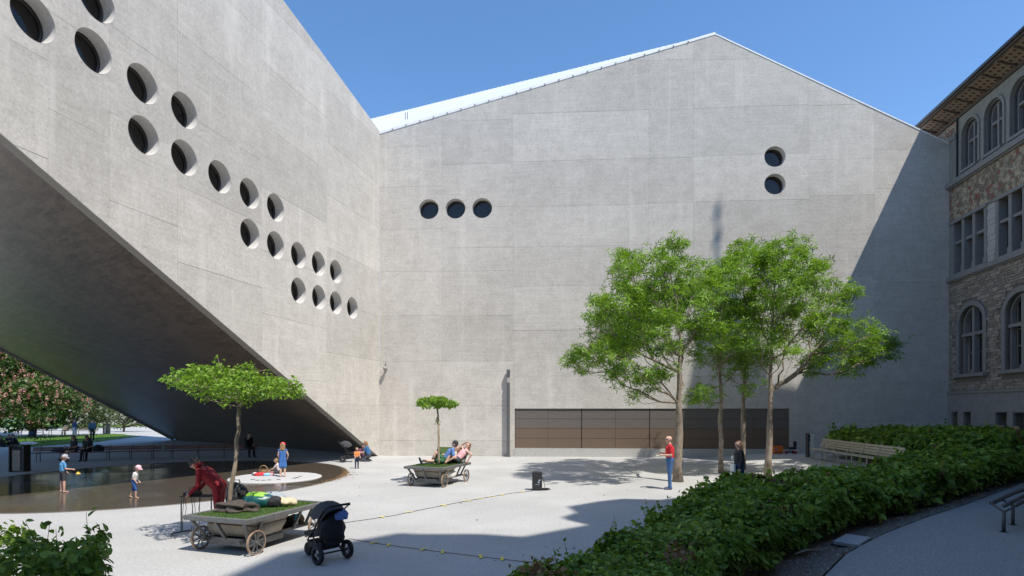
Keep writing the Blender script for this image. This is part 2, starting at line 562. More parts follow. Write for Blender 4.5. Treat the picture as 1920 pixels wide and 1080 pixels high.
def round_window(frame, c, depth, r=WIN_R):
    O, U, Vv, Nn = frame
    q = lambda u, v, d: O + U * u + Vv * v - Nn * d
    n = 48; V = []; Fs = []
    off = Vector(museum.location)
    for d in (-0.002, depth):
        V += [q(c[0] + (r - .006) * math.cos(2 * math.pi * i / n), c[1] + (r - .006) * math.sin(2 * math.pi * i / n), d) for i in range(n)]
    Fs = [(i, i + n, (i + 1) % n + n, (i + 1) % n) for i in range(n)]
    w = build_in(museum, 'round_window', V, Fs, 'reveal_concrete', True)
    # ring and pane
    V = []; prof = [(r - .01, depth - .05), (r - .075, depth - .05), (r - .085, depth - .03), (r - .085, depth + .02)]
    for rr, d in prof: V += [q(c[0] + rr * math.cos(2 * math.pi * i / n), c[1] + rr * math.sin(2 * math.pi * i / n), d) for i in range(n)]
    Fs = [(j * n + i, j * n + (i + 1) % n, (j + 1) * n + (i + 1) % n, (j + 1) * n + i) for j in range(3) for i in range(n)]
    ring = link('frame', new_mesh('frame', [v - off for v in V], Fs, 'window_ring', True), w)
    V = [q(c[0] + (r - .085) * math.cos(2 * math.pi * i / n), c[1] + (r - .085) * math.sin(2 * math.pi * i / n), depth + .004) for i in range(n)]
    link('glass', new_mesh('glass', [v - off for v in V], [tuple(range(n))], 'window_glass'), w)
GAP, PT = 0.008, 0.03
def concrete_wall(frame, outline, cells, wins, extra_holes=(), depth=0.42):
    """cells: (u0, u1, [v levels]) columns of lifts; each lift is a panel of its own in front of the core"""
    O, U, Vv, Nn = frame
    holes = [circle(c, WIN_R) for c in wins] + list(extra_holes)
    core = (O - Nn * PT, U, Vv, Nn)
    V, Fs = plate(outline, holes, core, 0.3)
    build_in(museum, 'wall_core', V, Fs, 'joint_concrete')
    for u0, u1, lv in cells:
        for v0, v1 in zip(lv, lv[1:]):
            g = GAP / 2
            cell = clip_convex([(u0 + g * .6, v0 + g), (u1 - g * .6, v0 + g), (u1 - g * .6, v1 - g), (u0 + g * .6, v1 - g)], outline)
            if len(cell) < 3: continue
            us = [p[0] for p in cell]; vs = [p[1] for p in cell]
            if max(us) - min(us) < .08 or max(vs) - min(vs) < .04: continue
            hs = [h for h in holes if max(p[0] for p in h) > min(us) and min(p[0] for p in h) < max(us) and max(p[1] for p in h) > min(vs) and min(p[1] for p in h) < max(vs)]
            clean = []
            for p in cell:
                if not clean or (abs(p[0] - clean[-1][0]) + abs(p[1] - clean[-1][1])) > 1e-4: clean.append(p)
            pr = rng.uniform(-0.003, 0.003)
            V, Fs = plate(clean, hs, (O + Nn * pr, U, Vv, Nn), PT + pr - .001)
            if Fs: build_in(museum, 'concrete_panel', V, Fs, 'fair_faced_concrete')
    for c in wins: round_window(frame, c, depth)
mat('joint_concrete', (0.30, 0.28, 0.25), 0.9)
def ccw(p):
    a = sum(p[i][0] * p[(i + 1) % len(p)][1] - p[(i + 1) % len(p)][0] * p[i][1] for i in range(len(p)))
    return p if a > 0 else p[::-1]
# ---- rear wall
frB = (CO.copy(), UB, UP, NB)
b_left = on_wall(UB, 712, 251); b_peak = on_wall(UB, 1341, 65); b_right = on_wall(UB, 1781, 271)
LB = b_right[0]
outB = ccw([(0, -0.2), (LB, -0.2), b_right, b_peak, (0, b_left[1])])
wB = [on_wall(UB, *p) for p in ((804, 392), (854, 391), (904, 390), (1453, 293.5), (1453, 345))]
gate = [on_wall(UB, 965, 766)[0], on_wall(UB, 1480, 766)[0], on_wall(UB, 965, 840)[1], on_wall(UB, 965, 766)[1]]
gate_hole = [(gate[0], gate[2]), (gate[1], gate[2]), (gate[1], gate[3]), (gate[0], gate[3])]
def lv(x, ys, top=26.0): return [-0.2] + [on_wall(UB, x, y)[1] for y in ys] + [top]
ub = [0] + [on_wall(UB, x, 500)[0] for x in (829, 962, 1217, 1300, 1517, 1640)] + [LB]
cells = [(ub[0], ub[1], lv(770, (826, 760, 677, 592, 509, 430, 350, 275))),
         (ub[1], ub[2], lv(900, (826, 760, 677, 592, 508, 464, 388, 307, 225))),
         (ub[2], ub[3], lv(1050, (841, 705, 619, 536, 462, 386, 301, 211, 120))),
         (ub[3], ub[4], lv(1250, (841, 705, 617, 533, 458, 380, 296, 206, 112))),
         (ub[4], ub[5], lv(1400, (841, 705, 614, 530, 452, 376, 290, 200, 110))),
         (ub[5], ub[6], lv(1580, (790, 700, 608, 520, 440, 366, 298, 196))),
         (ub[6], ub[7], lv(1700, (790, 716, 628, 530, 446, 352, 280)))]
concrete_wall(frB, outB, cells, wB, [gate_hole])
# ---- the shutter of brown metal panels
mat('gate_upper', (0.150, 0.128, 0.115), 0.6, 0.1, 0.12, 60)
mat('gate_lower', (0.165, 0.115, 0.082), 0.6, 0.1, 0.12, 60)
mat('gate_back', (0.02, 0.018, 0.016), 0.7)
gw = (gate[1] - gate[0]); gh = gate[3] - gate[2]
V, Fs = plate([(gate[0], gate[2]), (gate[1], gate[2]), (gate[1], gate[3]), (gate[0], gate[3])], [], (CO - NB * .11, UB, UP, NB), .05)
build_in(museum, 'gate_backing', V, Fs, 'gate_back')
lev = [0, .25, .5, .74, 1]
for i in range(8):
    for j in range(4):
        a, b = gate[0] + gw * i / 8, gate[0] + gw * (i + 1) / 8
        gl = 0.022 if i % 2 == 0 else .006; gr = .006 if i % 2 == 0 else 0.022
        c, d = gate[2] + gh * lev[j] + .008, gate[2] + gh * lev[j + 1] - .008
        V, Fs = plate([(a + gl, c), (b - gr, c), (b - gr, d), (a + gl, d)], [], (CO - NB * (.05 + rng.uniform(-.003, .003)), UB, UP, NB), .055)
        build_in(museum, 'gate_panel', V, Fs, 'gate_upper' if j > 1 else 'gate_lower')
# plinth below the gate
V, Fs = plate([(gate[0] - .03, 0.0), (gate[1] + .02, 0.0), (gate[1] + .02, gate[2] - .02), (gate[0] - .03, gate[2] - .02)], [], (CO + NB * .03, UB, UP, NB), .028)
build_in(museum, 'gate_plinth', V, Fs, mat('plinth_concrete', (0.45, 0.44, 0.41), .85, 0, .1, 12))
# ---- bridge wall
frL = (CO.copy(), UL, UP, NL)
LU = 30.0
p0 = on_wall(UL, 0, 246); p1 = on_wall(UL, 706, 857)
bs = (p0[1] - 0.0) / p0[0]                                     # rise of the lower edge
t0 = on_wall(UL, 712, 246); t1 = on_wall(UL, 531, 0)
ts = (t1[1] - t0[1]) / (t1[0] - t0[0])
outL = ccw([(0, -0.1), (0, t0[1]), (LU, t0[1] + ts * LU), (LU, bs * LU)])
wpx = [(63, 33), (182, 0), (176, 96), (268, 157.5), (346, 207.5), (270, 254), (346, 296), (412, 332), (468, 363), (517, 389.5), (469, 438.5), (517, 460),
       (560, 478.5), (597.5, 494.5), (630, 509.5), (560, 545), (598, 557.5), (630, 568), (661, 577.5)]
wL = [on_wall(UL, *p) for p in wpx]
base = [-0.2, 2.85, 5.35, 7.85, 10.35, 12.85, 15.35, 17.85, 20.35, 22.85, 25.4]
def shift(d): return [-0.2] + [v + d for v in base[1:-1]] + [27]
ul = [0] + [on_wall(UL, x, 400)[0] for x in (613, 491, 333, 205, 90)] + [18.6 + 4.0, LU]
cellsL = [(ul[i], ul[i + 1], shift((0, 1.1, -.4, .75, 0, 1.2, .2)[i])) for i in range(7)]
concrete_wall(frL, outL, cellsL, wL, depth=0.46)
# ---- soffit, far face, upper faces
A = CO + UL * 0.02; A = CO.copy()
Bf = CO + UL * LU + UP * (bs * LU)
CF = G(326, 825)
Df = CF + UL * 24.0
nrm = (Bf - A).cross(CF - A)
Df.z = A.z - (nrm.x * (Df.x - A.x) + nrm.y * (Df.y - A.y)) / nrm.z
IN = 0.32; lip = NL * -IN
step = UP * 0.10
def quad(name, pts, m, sm=False): return build_in(museum, name, pts, [tuple(range(len(pts)))], m, sm)
A2, B2 = A + lip, Bf + lip
quad('wall_lip', [A - NL * PT, Bf - NL * PT, B2, A2], 'fair_faced_concrete')
quad('lip_return', [A2, B2, B2 + step, A2 + step], 'joint_concrete')
C2 = CF + step; D2 = Df + step
A3 = A2 + step - (B2 - A2) * (.35 / (B2.z - A2.z)); C3 = C2 - (D2 - C2) * (.35 / (D2.z - C2.z))
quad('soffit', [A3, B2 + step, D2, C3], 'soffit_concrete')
topz = 20.0
farC, farD = CF.copy(), Df.copy()
quad('rear_wall', [farC - UP * .1, farD - UP * 0.0, Vector((farD.x, farD.y, topz)), Vector((farC.x, farC.y, topz))], 'fair_faced_concrete')
TL0 = CO + UP * t0[1] - NL * .05; TL1 = CO + UL * LU + UP * (t0[1] + ts * LU) - NL * .05
mat('white_roof', (0.84, 0.84, 0.83), 0.6, 0.0, 0.03, 4)
quad('bridge_roof', [TL0, TL1, Vector((farD.x, farD.y, topz)), Vector((farC.x, farC.y, topz))], 'white_roof')
quad('end_wall', [Bf - NL * .02, TL1 + UL * -.001, Vector((farD.x, farD.y, topz)), Df], 'fair_faced_concrete')
# ---- folded white metal roof behind the gable
wl = CO + UP * b_left[1]; wp = CO + UB * b_peak[0] + UP * b_peak[1]; wr = CO + UB * b_right[0] + UP * b_right[1]
rb = P(597, 249, 47.0)
rl = wl - NB * .0
def roof_sheet(a, b, c, n, amp, name):
    "corrugated sheet on triangle a-b (the wall edge), c behind; ribs run from the edge to c-b"
    nr = (b - a).cross(c - a).normalized()
    if nr.z < 0: nr = -nr
    V = []; Fs = []; k = 2 * n
    for i in range(k + 1):
        s = i / k
        up = nr * (amp if (i // 1) % 2 else 0)
        V.append(a.lerp(b, s) + up + nr * .02); V.append(c.lerp(b, s) + up + nr * .02)
    for i in range(k): Fs.append((2 * i, 2 * i + 2, 2 * i + 3, 2 * i + 1))
    return build_in(museum, name, V, Fs, 'white_roof')
roof_sheet(wl - NB * .06, wp - NB * .06, rb, 90, .07, 'roof_sheet')
back_r = wr - NB * 14; ridge = rb.lerp(wp, 0.35)
quad('roof_slope', [wp - NB * .05, wr - NB * .05, back_r, ridge], 'white_roof')
# pale flashing along the edge with its fixings
fl = MB(); fl.prism([CO + UB * 0.02 + UP * (b_left[1] - .01) + NB * .02, wp + NB * .02, wp + UP * .14 + NB * .02, CO + UP * (b_left[1] + .13) + NB * .02], -NB * .1)
build_in(museum, 'flashing', fl.V, fl.F, 'white_roof')
fr = MB(); fr.prism([wp + NB * .02, wr + NB * .02, wr + UP * .07 + NB * .02, wp + UP * .07 + NB * .02], -NB * .1)
build_in(museum, 'flashing', fr.V, fr.F, 'white_roof')
for i in range(22):
    s = .04 + i * .042
    c = wl.lerp(wp, s) + UP * .04 + NB * .03
    b = MB().box(c, (.06, .04, .035)); build_in(museum, 'roof_clip', b.V, b.F, 'dark_steel')
for i in (0, 1):
    c = P(760 + 4 * i, 224, 36); b = MB().tube([c - UP * .3, c + UP * .45], .02, 6); build_in(museum, 'roof_post', b.V, b.F, 'dark_steel')
# body of the building behind, so that it stays closed from the side
blk = [wr - NB * .4, wr - NB * 14]
quad('side_wall', [Vector((wr.x, wr.y, -.1)) - NB * .33, wr - NB * .33, back_r, Vector((back_r.x, back_r.y, -.1))], 'fair_faced_concrete')

# ================================================================== the pool
PC, PR, PK = Vector((-13.25, 22.35, 0)), 6.55, 1.145
def water():
    m, t, b = nodes_of('shallow_water')
    v = coords(t)
    stone = noise(t, coords(t, (1, 3, 1)), 5, 4, 0.6)
    c = ramp(t, stone, (0.3, (0.072, 0.058, 0.043)), (0.7, (0.115, 0.094, 0.072)))
    t.links.new(c, b.inputs['Base Color'])
    b.inputs['Roughness'].default_value = 0.07
    b.inputs['IOR'].default_value = 1.33
    w1 = noise(t, coords(t, (1, 2.2, 1)), 4.5, 3, 0.6)
    w2 = noise(t, v, 14, 2)
    calm = ramp(t, noise(t, v, 0.22, 2), (0.40, gray(0.12)), (0.60, gray(1.0)))
    h = mth(t, 'MULTIPLY', mth(t, 'ADD', w1, mth(t, 'MULTIPLY', w2, 0.25)), calm)
    bump(t, b, h, 0.38, 0.05)
    MATS['shallow_water'] = m
water()
n = 96
poly = [(PC.x + PR * math.cos(2 * math.pi * i / n), PC.y + PR * PK * math.sin(2 * math.pi * i / n)) for i in range(n)]
sheet('water', 'shallow_water', poly, 0.006, 1.0, hfun=flat)
isl = G(517, 896)
V = [(isl.x + 1.62 * math.cos(2 * math.pi * i / n), isl.y + 1.62 * math.sin(2 * math.pi * i / n), 0.05) for i in range(n)]
mb = MB().lathe([(1.70, 0.0), (1.69, 0.02), (1.62, 0.045), (0, 0.045)], 64, (isl.x, isl.y, 0.0))
tag(mb.build('fountain_island', mat('island_stone', (0.47, 0.465, 0.45), .8, 0, .15, 30), smooth=False), 'round pale stone disc rising just above the shallow pool', 'stone disc')
isle = COL.objects['fountain_island']
for i, (px, py) in enumerate(((474, 899), (483, 900.5), (494, 900.5), (505, 900), (552, 896.5), (557, 895.5), (563, 893), (522, 899))):
    c = G(px, py, .045)
    MB().lathe([(.0, .052), (.075, .052), (.085, .046)], 10, (c.x, c.y, 0)).build('nozzle', 'dark_steel', isle)
# rim of the pool: narrow metal edge and drifted leaves on the near right side
ring = MB().lathe([(PR - .01, .004), (PR - .01, .014), (PR + .05, .014), (PR + .05, .0)], 120, (0, 0, 0))
for v in ring.V: v.y *= PK
ring.xf(Matrix.Translation(PC))
tag(ring.build('pool_edge', mat('edge_steel', (.20, .17, .14), .6, .3)), kind='structure')
# ================================================================== the old stone museum on the right
FO = CO + UB * LB                                             # where its facade meets the concrete wall
FO = Vector((FO.x, FO.y, 0))
UF = Vector((-182 / F, -1, 0)).normalized(); NF = Vector((-1, 182 / F, 0)).normalized()
old = thing('stone_museum', 'old rubble stone museum with arched windows, painted friezes and deep eaves', 'building', FO)
offO = Vector(FO)
def fpt(t, z, d=0.0): return FO + UF * t + UP * z + NF * d    # t metres along, z up, d out of the wall
def fpart(name, mb, m, parent=None, smooth=False):
    me = new_mesh(name, [v - offO for v in mb.V], mb.F, m, smooth)
    bm = bmesh.new(); bm.from_mesh(me); bmesh.ops.recalc_face_normals(bm, faces=bm.faces[:]); bm.to_mesh(me); bm.free()
    return link(name, me, parent or old)
def fbox(mb, t0, t1, z0, z1, d0, d1):
    return mb.prism([fpt(t0, z0, d0), fpt(t1, z0, d0), fpt(t1, z1, d0), fpt(t0, z1, d0)], NF * (d1 - d0))
def fcol(x): return on_fac(x)[0]
def on_fac(x, y=700):
    k = (x - CX) / F
    u = (k * FO.y - FO.x) / (UF.x - k * UF.y)
    return u, CZ + (HY - y) / F * (FO.y + u * UF.y)
mat('museum_ashlar', (0.27, 0.265, 0.25), 0.8, 0, 0.16, 7, .1)
mat('museum_trim', (0.25, 0.245, 0.23), 0.75, 0, 0.12, 9, .08)
mat('museum_plaster', (0.27, 0.265, 0.225), 0.8, 0, 0.12, 4)
mat('stone_white', (0.44, 0.43, 0.40), 0.85, 0, 0.12, 14, .2)
mat('mortar', (0.20, 0.18, 0.155), 0.95, 0, 0.2, 20)
def rubble(name, c0, c1):
    m, t, b = nodes_of(name)
    oi = N(t, 'ShaderNodeObjectInfo')
    g = N(t, 'ShaderNodeNewGeometry')
    f = noise(t, coords(t), 11, 4, .7)
    r = mth(t, 'FRACT', mth(t, 'ADD', oi.outputs['Random'], g.outputs['Random Per Island']))
    c = ramp(t, mth(t, 'ADD', mth(t, 'MULTIPLY', r, .6), mth(t, 'MULTIPLY', f, .4)), (.2, c0), (.8, c1))
    t.links.new(c, b.inputs['Base Color']); b.inputs['Roughness'].default_value = .9
    bump(t, b, f, .6, .03); MATS[name] = m
rubble('rubble_stone', (0.25, 0.205, 0.165), (0.43, 0.37, 0.305))
def painted(name, bgc, fg, hi, scale):
    "figures and scrolls in faded colours"
    m, t, b = nodes_of(name)
    v = coords(t)
    wp_ = N(t, 'ShaderNodeTexNoise'); wp_.inputs['Scale'].default_value = scale * .6; wp_.inputs['Detail'].default_value = 2
    t.links.new(v, wp_.inputs['Vector'])
    ad = N(t, 'ShaderNodeVectorMath', operation='MULTIPLY_ADD')
    t.links.new(wp_.outputs['Color'], ad.inputs[0]); ad.inputs[1].default_value = (.55, .55, .55); t.links.new(v, ad.inputs[2])
    vo = N(t, 'ShaderNodeTexVoronoi'); vo.inputs['Scale'].default_value = scale * .75
    t.links.new(ad.outputs[0], vo.inputs['Vector'])
    n1 = noise(t, ad.outputs[0], scale * 1.3, 4, .65); n2 = noise(t, v, .6, 2)
    sep = N(t, 'ShaderNodeSeparateColor'); t.links.new(vo.outputs['Color'], sep.inputs[0])
    c = mix(t, bgc, fg, ramp(t, mth(t, 'ADD', mth(t, 'MULTIPLY', n2, .7), mth(t, 'MULTIPLY', sep.outputs[0], .3)), (.46, gray(0)), (.56, gray(1))))
    c = mix(t, c, hi, ramp(t, sep.outputs[1], (.40, gray(0)), (.46, gray(.85))))
    c = mix(t, c, (.045, .042, .04), ramp(t, n1, (.57, gray(0)), (.63, gray(.85))))
    c = mix(t, c, (.16, .145, .12), ramp(t, vo.outputs['Distance'], (.42, gray(0)), (.6, gray(.6))))
    t.links.new(c, b.inputs['Base Color']); b.inputs['Roughness'].default_value = .85
    MATS[name] = m
painted('painted_frieze', (0.22, 0.175, 0.115), (0.30, 0.11, 0.075), (0.50, 0.43, 0.29), 6.5)
painted('painted_eaves', (0.19, 0.10, 0.062), (0.21, 0.105, 0.065), (0.36, 0.27, 0.17), 6.5)
mat('eaves_timber', (0.10, 0.075, 0.055), .8, 0, .2, 8)
mat('eaves_red', (.13, .05, .035), .8); mat('eaves_cream', (.37, .285, .19), .8)
mat('slate_roof', (0.075, 0.078, 0.085), .6, 0, .2, 6)
mat('gutter', (0.05, 0.052, 0.055), .4, .6)
mat('dark_pane', (0.014, 0.018, 0.022), .05, 0, 0, spec=.25)
mat('sash', (0.20, 0.19, 0.17), .6)
T0, T1 = -9.0, 26.0
Z_PL, Z_SILL, Z_HEAD, Z_COR, Z_TOP = 3.5, 9.45, 12.45, 14.4, 17.75
def archpoly(c, w, z0, zs, rise, n=14):
    p = [(c - w / 2, z0), (c + w / 2, z0), (c + w / 2, zs)]
    p += [(c + w / 2 * math.cos(math.pi * i / n), zs + rise * math.sin(math.pi * i / n)) for i in range(1, n)]
    return p + [(c - w / 2, zs)]
base_w = []; ground_w = []; mid_w = []; top_w = []
d30 = lambda D: (FO.y - D) / -UF.y
for k in range(4):
    o = 3.52 * k
    ground_w.append(archpoly(d30(28.93) + o, 1.95, 4.42, 6.95, .85))
    mid_w.append((d30(30.42) + o, d30(27.78) + o))
    if k < 3:
        base_w += [(d30(30.42) + o, d30(29.9) + o), (d30(29.4) + o, d30(28.8) + o)] if k == 0 else [(d30(26.95) + o - 3.52, d30(26.2) + o - 3.52), (d30(25.8) + o - 3.52, d30(25.1) + o - 3.52)]
for k in range(7): top_w.append(archpoly(d30(29.0) + 1.82 * k, 1.34, 14.75, 16.5, .66))
holes = [list(a) for a in ground_w] + [archpoly((a + b) / 2, b - a, 9.62, 12.3, .001, 2)[:3] + [(a, 12.3)] for a, b in mid_w] + list(top_w) + [[(a, 1.5), (b, 1.5), (b, 2.5), (a, 2.5)] for a, b in base_w]
V, Fs = plate([(T0, -.2), (T1, -.2), (T1, Z_TOP), (T0, Z_TOP)], holes, (FO, UF, UP, NF), .5)
mb = MB().add(V, Fs); fpart('wall', mb, 'mortar')
# bands: dressed plinth, plaster upper storey, painted friezes (each a skin a little proud of the core)
def band(name, z0, z1, d, m, hs):
    V, Fs = plate([(T0, z0), (T1, z0), (T1, z1), (T0, z1)], hs, (FO + NF * d, UF, UP, NF), d - .002)
    fpart(name, MB().add(V, Fs), m)
nb = len(ground_w); nm = len(mid_w); nt_ = len(top_w)
hg = holes[:nb]; hm = holes[nb:nb + nm]; ht = holes[nb + nm:nb + nm + nt_]; hb = holes[nb + nm + nt_:]
band('plinth', -.2, Z_PL, .12, 'museum_ashlar', hb)
band('storey_band', Z_SILL + .12, Z_HEAD, .03, 'museum_trim', hm)
band('painted_frieze', Z_HEAD + .002, Z_COR - .12, .035, 'painted_frieze', [])
band('upper_wall', Z_COR + .14, Z_TOP - .002, .03, 'museum_plaster', ht)
for z, h, pr in ((Z_PL, .13, .17), (Z_SILL, .22, .20), (Z_HEAD - .02, .10, .09), (Z_COR, .26, .24)):
    mb = MB(); fbox(mb, T0, T1, z - h / 2, z + h / 2, .0, pr); fbox(mb, T0, T1, z - h / 2 - .07, z - h / 2, .0, pr * .6)
    fpart('string_course', mb, 'museum_trim')
# small painted field left of the first arch
mb = MB(); fbox(mb, T0, d30(30.15), 16.9, Z_TOP - .01, .031, .04); fpart('painted_field', mb, 'painted_frieze')
mb = MB(); fbox(mb, T0, d30(30.15), 16.72, 16.9, .031, .10); fpart('string_course', mb, 'museum_trim')
mb = MB(); mb.tube([fpt(d30(30.0), Z_COR + .15, .09), fpt(d30(30.0), Z_TOP - .05, .09)], .045, 8); fpart('downpipe', mb, 'gutter')
# rubble stones between plinth and sill course
smesh = []
for k in range(8):
    b = MB(); b.rbox((0, 0, 0), (1, 1, 1), .10)
    for i, v in enumerate(b.V): b.V[i] = v + Vector((rng.uniform(-.05, .05), rng.uniform(-.12, .12), rng.uniform(-.05, .05)))
    bm = bmesh.new(); bmesh.ops.create_cube(bm, size=1)
    for v in bm.verts:
        v.co.y *= 1.0 if v.co.y > 0 else 1
        v.co += Vector((rng.uniform(-.06, .06), rng.uniform(-.1, .1), rng.uniform(-.09, .09)))
    bmesh.ops.bevel(bm, geom=[e for e in bm.edges], offset=.09, segments=1, affect='EDGES')
    me = bpy.data.meshes.new('stone'); bm.to_mesh(me); bm.free(); me.materials.append(MATS['rubble_stone']); smesh.append(me)
RF = Matrix((UF, NF, UP)).transposed().to_4x4()
stones = []
z = Z_PL + .075
row = 0
while z < Z_SILL - .25:
    h = rng.choice((.11, .13, .15, .18))
    if z + h > Z_SILL - .2: h = Z_SILL - .19 - z
    t = T0 + 7.0 + rng.uniform(0, .3)
    while t < 13:
        w = rng.uniform(.18, .52) * (1.15 if h > .14 else .9)
        bad = any(inside(archpoly(d30(28.93) + 3.52 * k, 2.42, 4.1, 6.95, 1.12), tt, zz) for k in range(4) for tt in (t + .04, t + w / 2, t + w - .04) for zz in (z + .03, z + h - .03))
        if not bad: stones.append((t + w / 2, z + h / 2, w - .022, h - .020))
        t += w
    z += h
vis = lambda s: (FO + UF * s[0]).y > 24.3 and s[0] > -.2
near = sorted([s for s in stones if vis(s)], key=lambda s: -s[2] * s[3] / (FO + UF * s[0]).y ** 2)
pick = near[:296]; rest = near[296:] + [s for s in stones if not vis(s)]
for (t, zc, w, h) in pick:
    o = link('stone', rng.choice(smesh), old)
    o.matrix_local = Matrix.Translation(fpt(t, zc, .0) - offO) @ RF @ Matrix.Diagonal((w, .09 + rng.uniform(0, .05), h, 1))
bm = bmesh.new()
for (t, zc, w, h) in rest:
    M = Matrix.Translation(fpt(t, zc, .0) - offO) @ RF @ Matrix.Diagonal((w, .09 + rng.uniform(0, .05), h, 1))
    k = len(bm.verts); bm.from_mesh(rng.choice(smesh)); bm.verts.ensure_lookup_table()
    for v in bm.verts[k:]: v.co = M @ v.co
me = bpy.data.meshes.new('rubble'); bm.to_mesh(me); bm.free(); me.materials.append(MATS['rubble_stone'])
tag(link('rubble', me, old), kind='stuff')
# windows
def pane_and_bars(win, a, b, z0, z1, dpt, bars_v=(), bars_h=()):
    mb = MB(); mb.add([fpt(a, z0, -dpt), fpt(b, z0, -dpt), fpt(b, z1, -dpt), fpt(a, z1, -dpt)], [(0, 1, 2, 3)])
    fpart('pane', mb, 'dark_pane', win)
    mb = MB()
    for tt in bars_v: fbox(mb, tt - .03, tt + .03, z0, z1, -dpt + .004, -dpt + .05)
    for zz in bars_h: fbox(mb, a, b, zz - .025, zz + .025, -dpt + .003, -dpt + .045)
    if mb.V: fpart('sash', mb, 'sash', win)
def arch_frame(c, w, z0, zs, rise, ow, d0, d1, n=14):
    "moulded surround"
    i_ = archpoly(c, w, z0, zs, rise, n); o_ = archpoly(c, w + 2 * ow, z0 - .0, zs, rise + ow, n)
    mb = MB(); k = len(i_)
    a = [fpt(p[0], p[1], d1) for p in i_]; b = [fpt(p[0], p[1], d1) for p in o_]
    a0 = [fpt(p[0], p[1], d0) for p in i_]; b0 = [fpt(p[0], p[1], d0 if d0 > 0 else 0) for p in o_]
    Vv = a + b + a0 + b0; Fv = []
    for i in range(1, k):
        j = (i + 1) % k
        Fv += [(i, k + i, k + j, j), (i, j, 2 * k + j, 2 * k + i), (k + i, 3 * k + i, 3 * k + j, k + j)]
    return mb.add(Vv, Fv)
for k, ap in enumerate(ground_w):
    c = (ap[0][0] + ap[1][0]) / 2; w = 1.95
    fr = arch_frame(c, w, 4.42, 6.95, .85, .24, -.05, .075)
    win = fpart('arched_window', fr, 'museum_trim')
    fpart('inner_moulding', arch_frame(c, w - .2, 4.42, 6.95, .75, .1, -.34, -.16), 'museum_trim', win)
    mb = MB(); fbox(mb, c - 1.25, c + 1.25, 4.26, 4.42, .0, .2); fpart('sill', mb, 'museum_trim', win)
    mb = MB(); fbox(mb, c - .10, c + .10, 4.42, 7.72, -.30, -.06); fbox(mb, c - .15, c + .15, 4.42, 4.62, -.31, -.03); fpart('mullion', mb, 'museum_trim', win)
    mb = MB(); fbox(mb, c - .97, c - .10, 6.33, 6.48, -.29, -.07); fbox(mb, c + .10, c + .97, 6.33, 6.48, -.29, -.07); fpart('transom', mb, 'museum_trim', win)
    pane_and_bars(win, c - .97, c + .97, 4.42, 7.8, .40, (c - .82, c - .2, c + .2, c + .82), (4.5, 5.5, 6.25, 6.55))
for a, b in mid_w:
    mb = MB(); fbox(mb, a - .16, b + .16, 12.3, 12.47, .031, .13)
    win = fpart('mullioned_window', mb, 'museum_trim')
    mb = MB(); fbox(mb, a - .12, b + .12, 9.56, 9.64, .03, .16); fpart('sill', mb, 'museum_trim', win)
    for q in range(4):
        tt = a + (b - a) * q / 3
        mb = MB(); fbox(mb, tt - .11, tt + .11, 9.64, 12.3, -.30, .07); fbox(mb, tt - .15, tt + .15, 9.64, 9.95, -.31, .09); fpart('mullion', mb, 'museum_trim', win)
    for q in range(3):
        tt, uu = a + (b - a) * q / 3 + .11, a + (b - a) * (q + 1) / 3 - .11
        mb = MB(); fbox(mb, tt, uu, 11.2, 11.34, -.29, .0); fpart('transom', mb, 'museum_trim', win)
    pane_and_bars(win, a, b, 9.6, 12.3, .40, [a + (b - a) * (q + .5) / 3 for q in range(3)], (10.4,))
    # pale dressed blocks in the pier beside the group
    for r in range(11):
        mb = MB(); z0 = 9.62 + r * .245; wd = .0 if r % 2 else .06
        fbox(mb, b + .17 - wd * .0, b + .72 + wd * .3, z0 + .006, z0 + .239, .02, .065 + .01 * (r % 3)); fpart('quoin', mb, 'stone_white')
for ap in top_w:
    c = (ap[0][0] + ap[1][0]) / 2; w = 1.34
    win = fpart('arched_window', arch_frame(c, w, 14.75, 16.5, .66, .13, -.02, .09), 'museum_plaster')
    fpart('inner_moulding', arch_frame(c, w - .2, 14.75, 16.5, .56, .09, -.24, -.05), 'museum_trim', win)
    fpart('inner_moulding', arch_frame(c, w - .38, 14.75, 16.5, .47, .09, -.36, -.18), 'museum_trim', win)
    mb = MB(); fbox(mb, c - .06, c + .06, 14.75, 16.95, -.40, -.14); fpart('mullion', mb, 'museum_trim', win)
    mb = MB(); fbox(mb, c - .5, c - .06, 16.1, 16.22, -.38, -.16); fbox(mb, c + .06, c + .5, 16.1, 16.22, -.38, -.16); fpart('transom', mb, 'museum_trim', win)
    mb = MB(); fbox(mb, c - .68, c + .68, 14.62, 14.75, .03, .2); fpart('sill', mb, 'museum_trim', win)
    pane_and_bars(win, c - .67, c + .67, 14.75, 17.16, .44, (), (15.3, 15.75))
for a, b in base_w:
    mb = MB(); fbox(mb, a - .05, b + .05, 2.5, 2.58, .1, .15)
    win = fpart('basement_window', mb, 'museum_trim')
    pane_and_bars(win, a, b, 1.5, 2.5, .33, ((a + b) / 2,), (2.0,))
# eaves: painted soffit board, brackets, gutter, roof
ZE = 18.2; OV = 1.0
mb = MB(); mb.add([fpt(T0 - 1, Z_TOP, -.05), fpt(T1, Z_TOP, -.05), fpt(T1, ZE - .12, OV), fpt(T0 - 1, ZE - .12, OV)], [(0, 1, 2, 3)])
fpart('eaves_soffit', mb, 'painted_eaves')
t = T0 - .5
while t < 12:
    mb = MB(); mb.bar(fpt(t, Z_TOP - .03, .02), fpt(t, ZE - .18, OV - .12), .07, .08); fpart('rafter_end', mb, 'eaves_timber')
    t += 1.06
